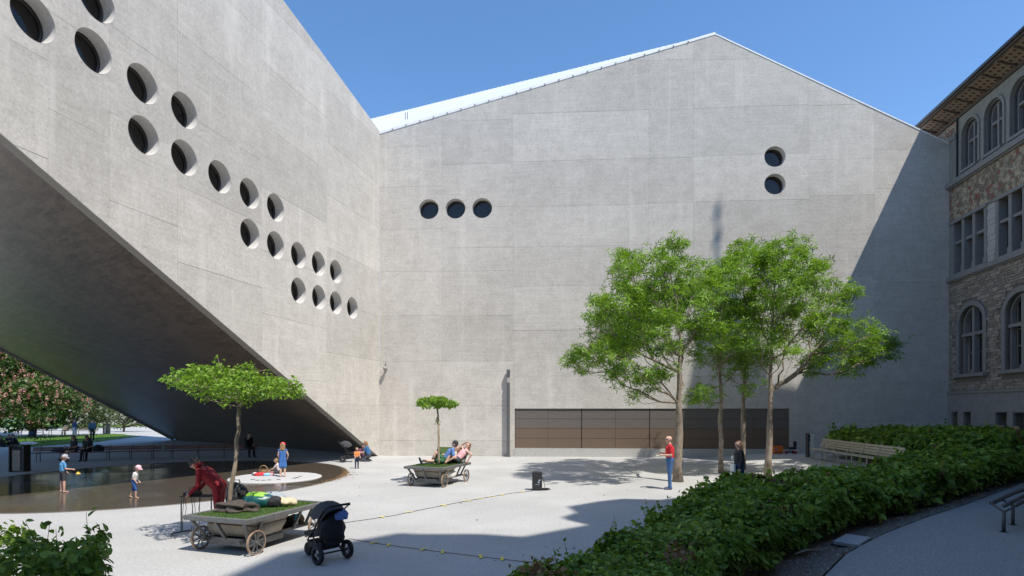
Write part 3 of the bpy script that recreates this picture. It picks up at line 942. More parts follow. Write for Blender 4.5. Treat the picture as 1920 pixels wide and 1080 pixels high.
# painted rosettes on the soffit boards
ros = MB(); ros.lathe([(.0, .0), (.075, .0)], 12); k1 = len(ros.F)
ros.lathe([(.085, .004), (.145, .004)], 14); k2 = len(ros.F)
for q in range(4):
    a = math.pi * (q / 2 + .25); d = Vector((math.cos(a), math.sin(a), 0)); s_ = Vector((-d.y, d.x, 0))
    ros.add([d * .15 + s_ * .05 + UP * .002, d * .21 + UP * .002, d * .15 - s_ * .05 + UP * .002], [(0, 1, 2)])
rme = new_mesh('rosette', ros.V, ros.F, ['eaves_red', 'eaves_cream'], False, [0] * k1 + [1] * (len(ros.F) - k1))
sof = (fpt(0, ZE - .12, OV) - fpt(0, Z_TOP, -.05)).normalized(); sn = UF.cross(sof).normalized()
if sn.z > 0: sn = -sn
RS = Matrix((UF, sn.cross(UF), sn)).transposed().to_4x4()
t = T0 - .2
while t < 11.5:
    for q, dd in enumerate((.24, .50, .76)):
        o = link('rosette', rme, old)
        c = fpt(t + (.265 / 2 if q % 2 else 0), Z_TOP, -.05) + sof * dd * 1.06 + sn * (.012)
        o.matrix_local = Matrix.Translation(c - offO) @ RS
    t += .265 * (1 if True else 2)
mb = MB(); mb.bar(fpt(T0 - 1, Z_TOP - .06, .06), fpt(T1, Z_TOP - .06, .06), .12, .16); fpart('wall_plate', mb, 'eaves_timber')
mb = MB(); mb.bar(fpt(T0 - 1, ZE - .05, OV), fpt(T1, ZE - .05, OV), .10, .2); fpart('fascia', mb, 'eaves_timber')
mb = MB(); mb.tube([fpt(T0 - 1, ZE, OV + .10), fpt(T1, ZE, OV + .10)], .065, 10); fpart('gutter', mb, 'gutter', smooth=True)
mb = MB(); mb.prism([fpt(T0 - 1, ZE + .02, OV + .02), fpt(T1, ZE + .02, OV + .02), fpt(T1, ZE + 3, -7.5), fpt(T0 - 1, ZE + 3, -7.5)], UP * .18); fpart('roof', mb, 'slate_roof')
mb = MB(); mb.prism([fpt(T0 - 1, -.1, -15), fpt(T0 - 1, -.1, -.51), fpt(T0 - 1, ZE - .1, -.51), fpt(T0 - 1, ZE + 2.8, -7.5), fpt(T0 - 1, ZE - .1, -15)], UF * .4); fpart('gable_wall', mb, 'museum_ashlar')
# added unseen gable, shaped back from the shade it casts on the rear wall
def wall_hit(W, a, b):
    "follow the sun from W to the plane X = a + b*D"
    k = (a + b * W.y - W.x) / (-SX - b * -SY * -1 if False else (-SX + b * SY))
    return Vector((W.x - SX * k, W.y - SY * k, W.z + k))
def prof_part(name, pts, a, b, thick, m):
    ps = [Vector((a + b * D, D, z)) for D, z in pts]
    mb = MB(); mb.prism(ps, Vector((thick, -thick * b, 0))); fpart(name, mb, m)
W = [on_wall(UB, *p) for p in ((1507, 729), (1470, 722), (1440, 722), (1405, 721))]
W = [CO + UB * u + UP * v for u, v in W]
a_, b_ = FO.x - 182 / F * FO.y + .7, 182 / F
g = [wall_hit(w, a_, b_) for w in W]
pts = [(g[0].y + 1.4, ZE)] + [(q.y, q.z) for q in g] + [(g[-1].y - 1.2, g[-1].z + 1), (g[-1].y - 5, ZE)]
prof_part('shade_gable', pts, a_, b_, 3.0, 'museum_ashlar')
# tower with spire
apex = CO + UB * on_wall(UB, 1345, 488)[0] + UP * on_wall(UB, 1345, 488)[1]
k = 33.0
apex = Vector((apex.x - SX * k, apex.y - SY * k, apex.z + k))
tb = MB(); hw = 1.75
sp = [(hw, apex.z - 9.5), (hw * .82, apex.z - 7.5), (.62, apex.z - 2.2), (.03, apex.z)]
tb.lathe([(hw + .05, 16.0), (hw + .05, apex.z - 9.5)] + sp, 8, (apex.x, apex.y, 0)); fpart('tower', tb, 'slate_roof')
fb = MB(); fb.tube([apex, apex + UP * 3.3], [.10, .05], 6); fb.ball(apex + UP * 1.2, .2); fb.ball(apex + UP * 2.6, (.28, .1, .16)); fpart('finial', fb, 'gutter')
# added unseen wing right of the bench, roofline shaped to shade path and hedge
wa, wb = 9.6, 0.29
sh = [(-250, 1400), (100, 1190), (425, 1080), (529, 1035.5), (541, 1036), (579, 1027), (690, 1009.5), (749, 999), (760, 1001), (900, 1001), (948, 1012), (1101, 984), (1062, 975), (1053, 970), (1079, 961), (1063, 950), (1121, 940), (1168, 935), (1239, 937), (1330, 925)]
sh = [G(*p) for p in sh] + [Vector((8.2, 18.4, 0)), Vector((10.2, 19.9, 0))]
hit = [h_ for h_ in (wall_hit(w, wa, wb) for w in sh) if h_.y < 15.4]
pts = [(-14.0, -.1), (-14.0, hit[0].z)] + [(q.y, q.z) for q in hit] + [(15.5, hit[-1].z - 1.5), (15.5, -.1)]
prof_part('shade_wing', pts, wa, wb, 3.0, 'museum_ashlar')
wn = Vector((-1, wb, 0)).normalized(); wd = Vector((wb, 1, 0)).normalized()
for D in (1.5, 5.5, 9.5, 13.2):
    for z0, z1 in ((1.6, 4.2), (6.2, 9.0), (11.0, 13.6)):
        c = Vector((wa + wb * D, D, 0)); q = lambda u, z, d: c + wd * u + UP * z + wn * d
        mb = MB()
        for u0, u1, y0, y1 in ((-.85, -.62, z0 - .2, z1 + .2), (.62, .85, z0 - .2, z1 + .2), (-.62, .62, z1, z1 + .2), (-.95, .95, z0 - .36, z0 - .2), (-.05, .05, z0 - .2, z1), (-.62, -.05, z0 + 1.6, z0 + 1.7), (.05, .62, z0 + 1.6, z0 + 1.7)):
            mb.prism([q(u0, y0, .0), q(u1, y0, .0), q(u1, y1, .0), q(u0, y1, .0)], wn * .10)
        w_ = fpart('wing_window', mb, 'museum_trim')
        mb = MB().add([q(-.62, z0 - .2, .02), q(.62, z0 - .2, .02), q(.62, z1, .02), q(-.62, z1, .02)], [(0, 1, 2, 3)]); fpart('pane', mb, 'dark_pane', w_)
# unseen range closing the court behind the viewer, added to deepen the shade
mb = MB(); mb.prism([(-34, -15, -.1), (16, -15, -.1), (16, -15, 18), (-34, -15, 18)], (0, -10, 0)); fpart('court_range', mb, 'museum_ashlar')
mb = MB(); mb.prism([(-34.5, -14.5, 18.01), (-34.5, -25.5, 18.01), (-34.5, -20, 23)], (51, 0, 0)); fpart('court_roof', mb, 'slate_roof')
# raised terrace in front of the facade behind the hedge
terr = [FO + NF * .125 + UF * -.0, FO + NF * .125 + UF * 14, FO + NF * 3.2 + UF * 13, FO + NF * 3.2 - UF * -1.0]
mb = MB(); mb.prism([Vector((p.x, p.y, -.1)) for p in terr], UP * 1.2)
tag(mb.build('terrace', 'path_asphalt'), kind='structure')
# ================================================================== foliage
LEAF_SIMPLE = (np.array([(0, 0, 0), (-.30, .45, .07), (0, 1, -.10), (.30, .45, .07)]), [(0, 1, 2), (0, 2, 3)])
LEAF_OVAL = (np.array([(0, 0, 0), (-.30, .30, .08), (-.27, .66, .05), (0, 1, -.12), (.27, .66, .05), (.30, .30, .08), (0, .48, -.02)]),
             [(0, 6, 1), (1, 6, 2), (2, 6, 3), (3, 6, 4), (4, 6, 5), (5, 6, 0)])
BLADE = (np.array([(-.5, 0, 0), (.5, 0, 0), (.0, 1, .12)]), [(0, 1, 2)])
def rosette(n, w, droop):
    "a whorl of narrow leaflets round a twig end"
    V = []; Fs = []
    for i in range(n):
        a = 2 * math.pi * i / n + .3 * math.sin(i * 5.1)
        el = droop + .35 * math.sin(i * 2.7)
        d = np.array((math.cos(a) * math.cos(el), math.sin(a) * math.cos(el), math.sin(el)))
        s = np.array((-math.sin(a), math.cos(a), 0))
        L = .8 + .25 * math.sin(i * 3.3 + 1)
        k = len(V)
        V += [d * .05, d * L * .55 + s * w, d * L + np.array((0, 0, -.12)), d * L * .55 - s * w]
        Fs += [(k, k + 1, k + 2, k + 3)]
    return np.array(V), Fs
def scatter(name, pos, nrm, size, template, m, parent=None, jitter=0.6, offset=None):
    "one mesh of many leaves: pos (n,3), nrm (n,3) leaf up direction, size (n,)"
    T, Fs = template
    n = len(pos)
    z = nrm + nrg.normal(0, jitter, (n, 3)); z /= np.linalg.norm(z, axis=1, keepdims=True) + 1e-9
    r = nrg.normal(0, 1, (n, 3)); x = np.cross(r, z); x /= np.linalg.norm(x, axis=1, keepdims=True) + 1e-9
    y = np.cross(z, x)
    V = (pos[:, None, :] + size[:, None, None] * (T[None, :, 0:1] * x[:, None, :] + T[None, :, 1:2] * y[:, None, :] + T[None, :, 2:3] * z[:, None, :]))
    nv = len(T)
    V = V.reshape(-1, 3)
    if offset is not None: V = V - np.array(offset)[None, :]
    lens = [len(f) for f in Fs]
    flat_ = np.array([i for f in Fs for i in f])
    loops = (np.arange(n)[:, None] * nv + flat_[None, :]).reshape(-1)
    starts1 = np.cumsum([0] + lens[:-1]); tot = sum(lens)
    starts = (np.arange(n)[:, None] * tot + starts1[None, :]).reshape(-1)
    me = bpy.data.meshes.new(name)
    me.vertices.add(len(V)); me.vertices.foreach_set('co', V.astype(np.float32).reshape(-1))
    me.loops.add(len(loops)); me.loops.foreach_set('vertex_index', loops.astype(np.int32))
    me.polygons.add(len(starts)); me.polygons.foreach_set('loop_start', starts.astype(np.int32))
    me.polygons.foreach_set('loop_total', np.tile(lens, n).astype(np.int32))
    me.materials.append(MATS[m]); me.update(calc_edges=True); me.validate()
    return link(name, me, parent)
def clump_points(clumps, per_m3, shell=0.55, skin=False):
    "random points in ellipsoids (centre, radii), denser towards the skin"
    out = []
    for c, r in clumps:
        vol = 4.19 * r[0] * r[1] * r[2]
        n = max(3, int((vol ** .62 * 1.35 if skin else vol) * per_m3))
        d = nrg.normal(0, 1, (n, 3)); d /= np.linalg.norm(d, axis=1, keepdims=True)
        q = nrg.random(n) ** (1 / 3 * shell)
        out.append(np.array(c)[None, :] + d * q[:, None] * np.array(r)[None, :])
    return np.concatenate(out)
def branches(stem, tips, bf=0.55, tip_r=0.006, expo=2.3, trunk_r=None, wob=0.06, seed=1):
    """grow limbs: stem is a list of points (trunk), tips an (n,3) array. Returns list of (a, b, ra, rb) and the trunk radii"""
    g = np.random.default_rng(seed)
    pos = [np.array(p, float) for p in stem]; par = [-1] + list(range(len(stem) - 1)); pl = [max(0, i - .45 * len(stem)) * (Vector(stem[1]) - Vector(stem[0])).length * .85 for i in range(len(stem))]
    first = max(1, int(len(stem) * .45))
    top = pos[-1]
    order = np.argsort(np.linalg.norm(tips - top[None, :], axis=1))
    for i in order:
        t = tips[i]
        A = np.array(pos[first:]); L = np.array(pl[first:])
        d = np.linalg.norm(A - t[None, :], axis=1)
        cost = d + bf * L + np.maximum(0, A[:, 2] - t[2]) * 1.2
        j = first + int(np.argmin(cost))
        a = pos[j]; dist = np.linalg.norm(t - a)
        ns = max(1, int(dist / .45))
        prev = j
        for s in range(1, ns + 1):
            k = s / ns
            p = a + (t - a) * k
            if s < ns:
                p = p + g.normal(0, wob * min(1, dist), 3) + np.array((0, 0, -.10 * dist * math.sin(math.pi * k)))
            pos.append(p); par.append(prev); pl.append(pl[prev] + dist / ns); prev = len(pos) - 1
    n = len(pos); w = np.zeros(n)
    kids_ = np.zeros(n, int)
    for i in range(1, n):
        kids_[par[i]] += 1
    w[kids_ == 0] = tip_r ** expo
    for i in range(n - 1, 0, -1): w[par[i]] += w[i]
    r = w ** (1 / expo)
    if trunk_r:
        f = trunk_r / r[len(stem) - 1]
        r = np.where(r > tip_r * 1.3, r * (1 + (min(f, 3) - 1) * np.clip((r / r[len(stem) - 1]), 0, 1)), r)
    return pos, par, r, len(stem)
def tree(name, label, cat, stem, stem_r, tips, bark, leafm, leaf_pos, leaf_size, template, group=None, bf=.55, up=.5, jit=.6, tip_r=.006, seed=1, limb_r=None):
    base = Vector(stem[0])
    t = thing(name, label, cat, base, 0, group)
    # finer trunk
    pos, par, r, ns = branches(stem, tips, bf, tip_r, trunk_r=limb_r, seed=seed)
    mb = MB(); mb.tube([Vector(p) - base for p in stem], stem_r, 12)
    for i, v in enumerate(mb.V):
        mb.V[i] = v + Vector((rng.uniform(-1, 1), rng.uniform(-1, 1), 0)) * stem_r[0] * .06
    mb.build('trunk', bark, t, True)
    lb = MB()
    for i in range(ns, len(pos)):
        p = par[i]
        ra = min(r[p], r[i] * 1.25) if p >= ns else min(r[i] * 1.2, stem_r[min(p, len(stem_r) - 1)] * .8)
        lb.tube([Vector(pos[p]) - base, Vector(pos[i]) - base], [ra, r[i]], 6 if r[i] > .02 else 4, cap=False)
    lo_ = lb.build('limbs', bark, t, True)
    if cat == 'tree' and tip_r < .0055: tag(lo_, kind='stuff')
    n = len(leaf_pos)
    nr = np.tile(np.array((0, 0, up)), (n, 1)) + nrg.normal(0, .3, (n, 3))
    scatter('crown', leaf_pos, nr, leaf_size, template, leafm, t, jit, base)
    return t
def stem_line(base, top, n=9, wob=.05, bend=(0, 0)):
    out = []
    for i in range(n):
        k = i / (n - 1)
        p = Vector(base).lerp(Vector(top), k) + Vector((bend[0] * math.sin(math.pi * k), bend[1] * math.sin(math.pi * k), 0))
        if 0 < i < n - 1: p += Vector((rng.uniform(-wob, wob), rng.uniform(-wob, wob), 0))
        out.append(p)
    return out
# ---- the four oaks before the gate.  clumps: photo x, y, radius in px, distance beyond the trunk
def crown_from(D0, lst, squash=.75, deep=1.5):
    out = []
    for x, y, r_, dd in lst:
        D = D0 + dd
        rr = r_ / F * D
        out.append((P(x, y, D), (rr, rr * deep * (.8 + .4 * rng.random()), rr * squash)))
    return out
def oak(label, x, ybase, D, r0, fork_y, fork_x, lst, density, seed, tipn, leaf=.195, limb_r=.1):
    b = P(x, HY, D); b.z = 0; b = Vector((b.x, D, ground_h(b.x, D)))
    top = P(fork_x, fork_y, D + .2)
    stem = stem_line(b, top, 11, .03)
    sr = [r0 * (1.25 if i == 0 else (1.0 - .04 * i if i < 4 else .80 - .10 * (i - 3))) for i in range(11)]
    cl = crown_from(D, lst)
    pts = clump_points(cl, density, skin=True)
    # tips: a thinned set for the limbs
    idx = nrg.permutation(len(pts))[:tipn]
    tips = pts[idx]
    # sprays: rosettes gathered round each tip so that gaps stay open
    rep = nrg.integers(0, len(tips), len(pts))
    rep = nrg.integers(0, len(tips), int(len(pts) * 1.6))
    lp = tips[rep] + nrg.normal(0, .15, (len(rep), 3)) * np.array((1.15, 1.15, .7))
    sz = nrg.uniform(.75, 1.25, len(lp)) * leaf
    return tree('oak_tree', label, 'tree', stem, sr, tips, 'tree_bark', 'oak_leaf', lp, sz, rosette(7, .105, .1), 'trees in front of the metal gate', bf=.75, up=.8, jit=.45, tip_r=.0062, seed=seed, limb_r=limb_r)
K = 1.0
oak('multi-limbed green tree with the thickest trunk, beside the person in red shirt', 1271, 903, 21.3, .17, 610, 1276,
    [(1090, 676, 30, .5), (1118, 655, 36, 1.6), (1150, 668, 40, -1.2), (1140, 615, 40, 2.6), (1122, 578, 30, .8), (1165, 570, 46, -1.0), (1185, 520, 46, 1.8), (1172, 488, 26, 3.0),
     (1228, 498, 44, -1.4), (1262, 470, 26, .8), (1270, 458, 16, .8), (1285, 520, 44, 1.5), (1230, 560, 60, 2.8), (1285, 575, 52, -1.6), (1330, 545, 40, .4), (1345, 515, 30, 1.5),
     (1235, 625, 52, -1.8), (1190, 640, 44, .6), (1165, 700, 26, -.6), (1205, 722, 24, .7), (1180, 738, 14, .2), (1280, 640, 38, 3.2), (1320, 610, 34, 2.4), (1215, 590, 46, 3.8), (1150, 640, 40, 4.2), (1240, 690, 26, -1.4), (1180, 600, 40, 4.6), (1230, 570, 40, 5.2), (1160, 650, 30, 4.5), (1270, 560, 36, 4.6)],
    60, 3, 620, limb_r=.07)
oak('slim tree with a single straight trunk, left neighbour of the pale forked trunk', 1352, 884, 24.0, .10, 560, 1350,
    [(1345, 640, 34, -.6), (1325, 668, 24, .4), (1372, 660, 30, .8), (1350, 590, 40, 1.2), (1335, 545, 34, .5), (1370, 520, 34, -.5), (1322, 735, 22, -.8), (1300, 742, 16, -.6), (1395, 625, 30, -1.2), (1335, 505, 20, 1)],
    58, 5, 230, limb_r=.04)
oak('pale trunk forking low, standing directly behind the woman in black', 1393, 884, 25.5, .11, 570, 1397,
    [(1395, 690, 26, -.4), (1420, 672, 26, .7), (1385, 600, 40, 1.4), (1410, 560, 50, .2), (1400, 505, 46, -.6), (1385, 470, 24, .6), (1418, 476, 36, 1.6), (1440, 620, 36, 2), (1365, 690, 22, .8), (1405, 720, 22, -.8)],
    56, 8, 260, limb_r=.05)
oak('wide-crowned tree nearest the bench, its trunk mottled with sun', 1440, 884, 23.0, .13, 580, 1448,
    [(1470, 475, 40, .4), (1440, 500, 46, 1.6), (1500, 505, 44, -.8), (1535, 500, 16, .2), (1470, 540, 56, -1.2), (1525, 555, 50, .9), (1560, 545, 34, 1.8), (1590, 556, 20, .3), (1440, 580, 50, 2.2),
     (1495, 610, 46, 2.6), (1550, 605, 36, -.6), (1570, 640, 34, .8), (1610, 640, 44, -.4), (1640, 655, 36, .9), (1600, 680, 26, 1.6), (1668, 640, 16, .5), (1535, 675, 26, .2), (1430, 640, 36, -1.2), (1625, 615, 22, 0.2), (1470, 660, 22, -1.2), (1585, 700, 12, .6), (1520, 700, 14, .4)],
    58, 11, 520, limb_r=.075)

# ---- flat topped maples growing out of the two carts
def umbrella_tree(label, base, top, cx, crown, nleaf, leaf, r0, seed, tuft=None):
    stem = stem_line(base, top, 10, .018, (.03, 0))
    sr = [r0 * (1 - .035 * i) for i in range(10)]
    pts = clump_points(crown, nleaf / sum(4.19 * r[0] * r[1] * r[2] for c, r in crown))
    tips = pts[nrg.permutation(len(pts))[:150]]
    t = tree('maple_tree', label, 'tree', stem, sr, tips, 'young_bark', 'maple_leaf', pts, nrg.uniform(.7, 1.3, len(pts)) * leaf, LEAF_OVAL, 'flat topped trees growing from the carts', bf=.25, up=.9, jit=.55, tip_r=.005, seed=seed, limb_r=.03)
    b = Vector(base)
    if tuft is not None:
        q = clump_points([(tuft, (.09, .09, .12))], 9000)
        scatter('shoot', q, np.tile(np.array((0, 0, 1.0)), (len(q), 1)), nrg.uniform(.05, .09, len(q)), LEAF_OVAL, 'maple_leaf', t, .6, b)
    return t
# ---- hedges
def hedge(name, label, left, right, h0, hground, dens, leaf, y_fade, template=LEAF_OVAL, stems=True, side_low=.22, seed=2):
    poly = list(left) + list(reversed(right))
    pa = np.array(poly); q = np.roll(pa, -1, 0)
    def edge_dist(p):
        d = np.full(len(p), 1e9)
        for a, b in zip(pa, q):
            ab = b - a; t_ = np.clip(((p - a) @ ab) / (ab @ ab + 1e-9), 0, 1)
            d = np.minimum(d, np.linalg.norm(p - (a + t_[:, None] * ab), axis=1))
        return d
    def inpoly(p):
        r = np.zeros(len(p), bool)
        for (x1, y1), (x2, y2) in zip(pa, q):
            c = ((y1 > p[:, 1]) != (y2 > p[:, 1])) & (p[:, 0] < (x2 - x1) * (p[:, 1] - y1) / (y2 - y1 + 1e-12) + x1)
            r ^= c
        return r
    lo, hi = pa.min(0), pa.max(0)
    area = abs(np.sum(pa[:, 0] * q[:, 1] - q[:, 0] * pa[:, 1])) / 2
    box = (hi - lo).prod()
    n = int(dens * box)
    p = lo + nrg.random((n, 2)) * (hi - lo)
    p = p[inpoly(p)]
    dist = np.linalg.norm(p, axis=1)
    keep = nrg.random(len(p)) < np.clip((y_fade / dist) ** 1.4, .12, 1)
    p = p[keep]; dist = dist[keep]
    def wave(p):
        x, y = p[:, 0], p[:, 1]
        return .12 * np.sin(x * 1.9 + y * .7) * np.sin(y * 1.6 - x * .5) + .06 * np.sin(x * 4.3 - y * 2.1) * np.sin(y * 3.7 + x) + .035 * np.sin(x * 9.1) * np.sin(y * 8.3) + .03 * np.sin(x * 15 + y * 3) * np.sin(y * 14)
    hg = np.array([hground(a, b) for a, b in p])
    ed = edge_dist(p)
    top = h0 + wave(p) - .30 * np.exp(-ed / .22)
    deep = np.abs(nrg.normal(0, .10, len(p))) * (1 + 1.2 * (nrg.random(len(p)) < .25))
    z = hg + np.maximum(top - deep, .25)
    P1 = np.column_stack((p, z)); N1 = np.tile(np.array((0, 0, 1.0)), (len(p), 1))
    # sides
    S, NS = [], []
    for a, b in zip(pa, q):
        L = np.linalg.norm(b - a)
        m_ = a * .5 + b * .5; dd = np.linalg.norm(m_)
        k = int(L * h0 * dens * 1.25 * np.clip((y_fade / dd) ** 1.4, .12, 1))
        if k < 1: continue
        t_ = nrg.random(k); zz = nrg.random(k) ** .8
        nr = np.array((-(b - a)[1], (b - a)[0])) / L
        if inside(poly, *(m_ + nr * .05)): nr = -nr
        w = a + (b - a) * t_[:, None]
        bulge = .10 * np.sin(w[:, 0] * 2.9 + w[:, 1] * 2.3) + .07 * np.sin(zz * 7 + w[:, 0] * 5)
        w = w + nr * (bulge - np.abs(nrg.normal(0, .13, k)))[:, None]
        zt = h0 - .18 + wave(w)
        g_ = np.array([hground(u, v) for u, v in w])
        S.append(np.column_stack((w, g_ + side_low + .08 * np.sin(w[:, 0] * 6) + zz * (zt - side_low)))); NS.append(np.tile(np.array((nr[0], nr[1], .8)), (k, 1)))
    P_ = np.concatenate([P1] + S); N_ = np.concatenate([N1] + NS)
    dist = np.linalg.norm(P_[:, :2], axis=1)
    size = leaf * nrg.uniform(.5, 1.45, len(P_)) * np.clip(dist / y_fade, 1, 2.2)
    cx = pa.mean(0)
    t = thing(name, label, 'hedge', (cx[0], cx[1], hground(*cx)))
    tag(scatter('leaves', P_, N_, size, template, 'hedge_leaf', t, .5, tuple(t.location)), kind='stuff')
    # loose shoots standing out of the top
    sh_ = p[nrg.permutation(len(p))[:int(area * 5)]]
    Q = []
    tw = MB()
    for (x, y) in sh_:
        g_ = hground(x, y); zt = g_ + h0 + float(wave(np.array([(x, y)]))[0])
        hh = rng.uniform(.08, .24)
        d = Vector((rng.uniform(-.4, .4), rng.uniform(-.4, .4), 1)) * hh
        o = Vector((x, y, zt - .12)) - Vector(t.location)
        tw.tube([o, o + d * 1.3], [.004, .002], 3, False)
        for s in range(5): Q.append(np.array(Vector((x, y, zt - .12)) + d * (.3 + s * .25)) + nrg.normal(0, .02, 3))
    Q = np.array(Q)
    tag(scatter('shoots', Q, np.tile(np.array((0, 0, .7)), (len(Q), 1)), leaf * nrg.uniform(.6, 1.1, len(Q)) * np.clip(np.linalg.norm(Q[:, :2], axis=1) / y_fade, 1, 2), template, 'hedge_leaf', t, .8, tuple(t.location)), kind='stuff')
    # woody stems
    for i in range(int(area * 3.2)):
        x, y = lo + nrg.random(2) * (hi - lo)
        if not inside(poly, x, y): continue
        g_ = hground(x, y); o = Vector((x, y, g_ - .02)) - Vector(t.location)
        w = Vector((rng.uniform(-.15, .15), rng.uniform(-.15, .15), h0 - .15))
        tw.tube([o, o + w * .5 + Vector((rng.uniform(-.05, .05), 0, 0)), o + w], [.017, .012, .006], 5, False)
    if stems:
        for a, b in zip(right, right[1:]):
            L = math.dist(a, b)
            for i in range(int(L * 3.2)):
                s = rng.random(); x = a[0] + (b[0] - a[0]) * s - rng.uniform(.1, .3); y = a[1] + (b[1] - a[1]) * s + rng.uniform(.1, .3)
                o = Vector((x, y, hground(x, y) - .02)) - Vector(t.location)
                tw.tube([o, o + Vector((rng.uniform(-.08, .08), rng.uniform(-.08, .08), .5)), o + Vector((rng.uniform(-.2, .2), rng.uniform(-.2, .2), h0))], [.018, .013, .007], 5, False)
    tag(tw.build('stems', 'dark_bark', t, True), kind='stuff')
    return t
hedge('hedge', 'long clipped leafy hedge sweeping from the front edge along the footpath', H_LEFT, H_RIGHT, .93, ground_h, 1650, .077, 8.0)
def hg2(x, y): return ground_h(x, y) + .30 * ss(18, 23, x) + .25 * ss(14.5, 16, x)
BL = [(15.1, 20.6), (15.2, 22.4), (15.3, 24.5), (15.5, 28.6), (18.2, 29.2)]
BR = [(16.6, 19.8), (19.6, 21.9), (21.0, 23.5), (20.9, 26), (20.6, 28.6)]
hedge('hedge', 'broad hedge block behind the slatted bench, against the old museum', BL, BR, 1.08, hg2, 900, .10, 11.0, LEAF_SIMPLE, False)
hedge('hedge', 'small open leafy bush in the sunny front corner of the plaza', [(-5.9, 5.0), (-6.0, 6.0)], [(-3.68, 5.0), (-4.05, 5.75)], 1.66, flat, 560, .085, 8.0, LEAF_OVAL, False, .30)
# ---- the park beyond the bridge
far_lawn = [G(-420, 838), G(60, 838), G(180, 829), G(262, 818.5), G(225, 814), G(80, 817.5), G(-420, 820)]
sheet('lawn', 'lawn_grass', [(p.x, p.y) for p in far_lawn], .02, 4.0, hfun=flat)
sheet('far_lawn', 'lawn_grass', [(p.x, p.y) for p in (G(-700, 802), G(-50, 803), G(200, 802), G(285, 799), G(420, 795), G(420, 780), G(-700, 780))], .02, 12.0, hfun=flat)
def lawn_grass():
    n = 26000
    poly = [(p.x, p.y) for p in far_lawn]
    lo = np.array(poly).min(0); hi = np.array(poly).max(0)
    p = lo + nrg.random((n, 2)) * (hi - lo)
    p = np.array([q for q in p if inside(poly, *q) and q[0] > -60])
    tag(scatter('grass', np.column_stack((p, np.full(len(p), .02))), nrg.normal(0, 1, (len(p), 3)) * np.array((1, 1, .1)), nrg.uniform(.06, .14, len(p)), (BLADE[0] * np.array((.5, 1, 1)), BLADE[1]), 'lawn_grass'), kind='stuff')
lawn_grass()
def bushy(name, label, cat, clumps, m, leaf, per, base, r0, seed, bark='dark_bark', flowers=None):
    base = Vector(base)
    pts = clump_points(clumps, per, .35)
    tips = pts[nrg.permutation(len(pts))[:160]]
    top = Vector((base.x, base.y, max(.5, np.percentile(pts[:, 2], 35))))
    t = tree(name, label, cat, stem_line(base, top, 8, .05), [r0 * (1 - .05 * i) for i in range(8)], tips, bark, m, pts, nrg.uniform(.7, 1.3, len(pts)) * leaf, LEAF_SIMPLE, None, .3, .6, .8, .012, seed, .12)
    if flowers:
        q = clump_points([(c, (r[0] * 1.04, r[1] * 1.04, r[2] * 1.04)) for c, r in clumps if c[2] > .6], flowers, .06)
        V = []; 
        cl = q[:, None, :] + nrg.normal(0, .10, (len(q), 14, 3)) * np.array((.55, .55, 1.3))
        cl = cl.reshape(-1, 3)
        tag(scatter('blossoms', cl, nrg.normal(0, 1, cl.shape), nrg.uniform(.08, .15, len(cl)), LEAF_SIMPLE, 'pink_blossom', t, .6, base), kind='stuff')
    return t
Dc = 54
bushy('chestnut_tree', 'broad chestnut tree covered in pink blossom beyond the bridge', 'tree',
      [(P(x, y, Dc + d), (r / F * Dc, r / F * Dc * 1.2, r / F * Dc * .85)) for x, y, r, d in ((-60, 650, 80, 2), (10, 680, 60, -1), (60, 700, 48, 0), (15, 735, 50, -2), (70, 748, 48, -2.5), (110, 735, 36, -.5), (130, 755, 30, 0), (-60, 740, 70, 0), (30, 775, 40, -1.5), (85, 775, 34, -1), (120, 778, 22, 1), (-30, 630, 50, 2), (-5, 640, 40, 0))],
      'chestnut_leaf', .34, 26, (P(60, HY, Dc).x, Dc, 0), .32, 21, flowers=1.5)
def shrub_px(name, label, D, lst, per, leaf, seed, m='shrub_leaf', cat='shrub'):
    cl = [(P(x, y, D + d), (r / F * D, r / F * D * 1.2, r / F * D * .9)) for x, y, r, d in lst]
    bushy(name, label, cat, cl, m, leaf, per, (cl[0][0].x, D, 0), .12, seed)
shrub_px('yew_bush', 'dark round evergreen bush right of the pink chestnut', 58, ((175, 768, 30, 0), (160, 745, 24, 0), (195, 775, 22, 1), (150, 780, 26, -1), (180, 790, 18, 0)), 50, .24, 31)
shrub_px('shrub', 'low grey green shrub at the end of the far lawn, nearest the bridge foot', 66, ((232, 778, 20, 0), (255, 785, 16, 0), (222, 792, 14, 0), (272, 792, 12, 1)), 60, .22, 33)
shrub_px('evergreen_tree', 'tall dark tree rising behind the pink chestnut', 78, ((140, 720, 50, 0), (110, 690, 46, 3), (185, 745, 34, 0), (60, 660, 50, 4), (0, 620, 60, 5)), 8, .5, 35, cat='tree')
# a distant row of trees closing the park
cl = []
for i in range(34):
    x = -135 + i * 5.2 + rng.uniform(-1, 1); y = 112 + rng.uniform(-6, 8)
    h = rng.uniform(9, 15)
    cl += [((x, y, h * .55), (3.4, 3.2, h * .42)), ((x + rng.uniform(-2, 2), y - 1, h * .3), (2.8, 2.6, h * .28))]
pts = clump_points(cl, 1.6, .25)
tag(scatter('far_woods', pts, np.tile(np.array((0, -.3, .8)), (len(pts), 1)), nrg.uniform(.7, 1.3, len(pts)) * .95, LEAF_SIMPLE, 'shrub_leaf', None, .8), kind='stuff')
tb = MB()
hb_ = thing('park_house', 'pale house front glimpsed between the shrubs beyond the lawn', 'house', (-64, 98, 0))
MB().box((0, 0, 3.5), (16, 8, 7.0)).build('wall', mat('render_wall', (.42, .40, .36), .9, 0, .08, 1), hb_)
MB().prism([(-8.6, -4.6, 7), (8.6, -4.6, 7), (8.6, 0, 10.2), (-8.6, 0, 10.2)], (0, 0, .2)).build('roof', 'slate_roof', hb_)
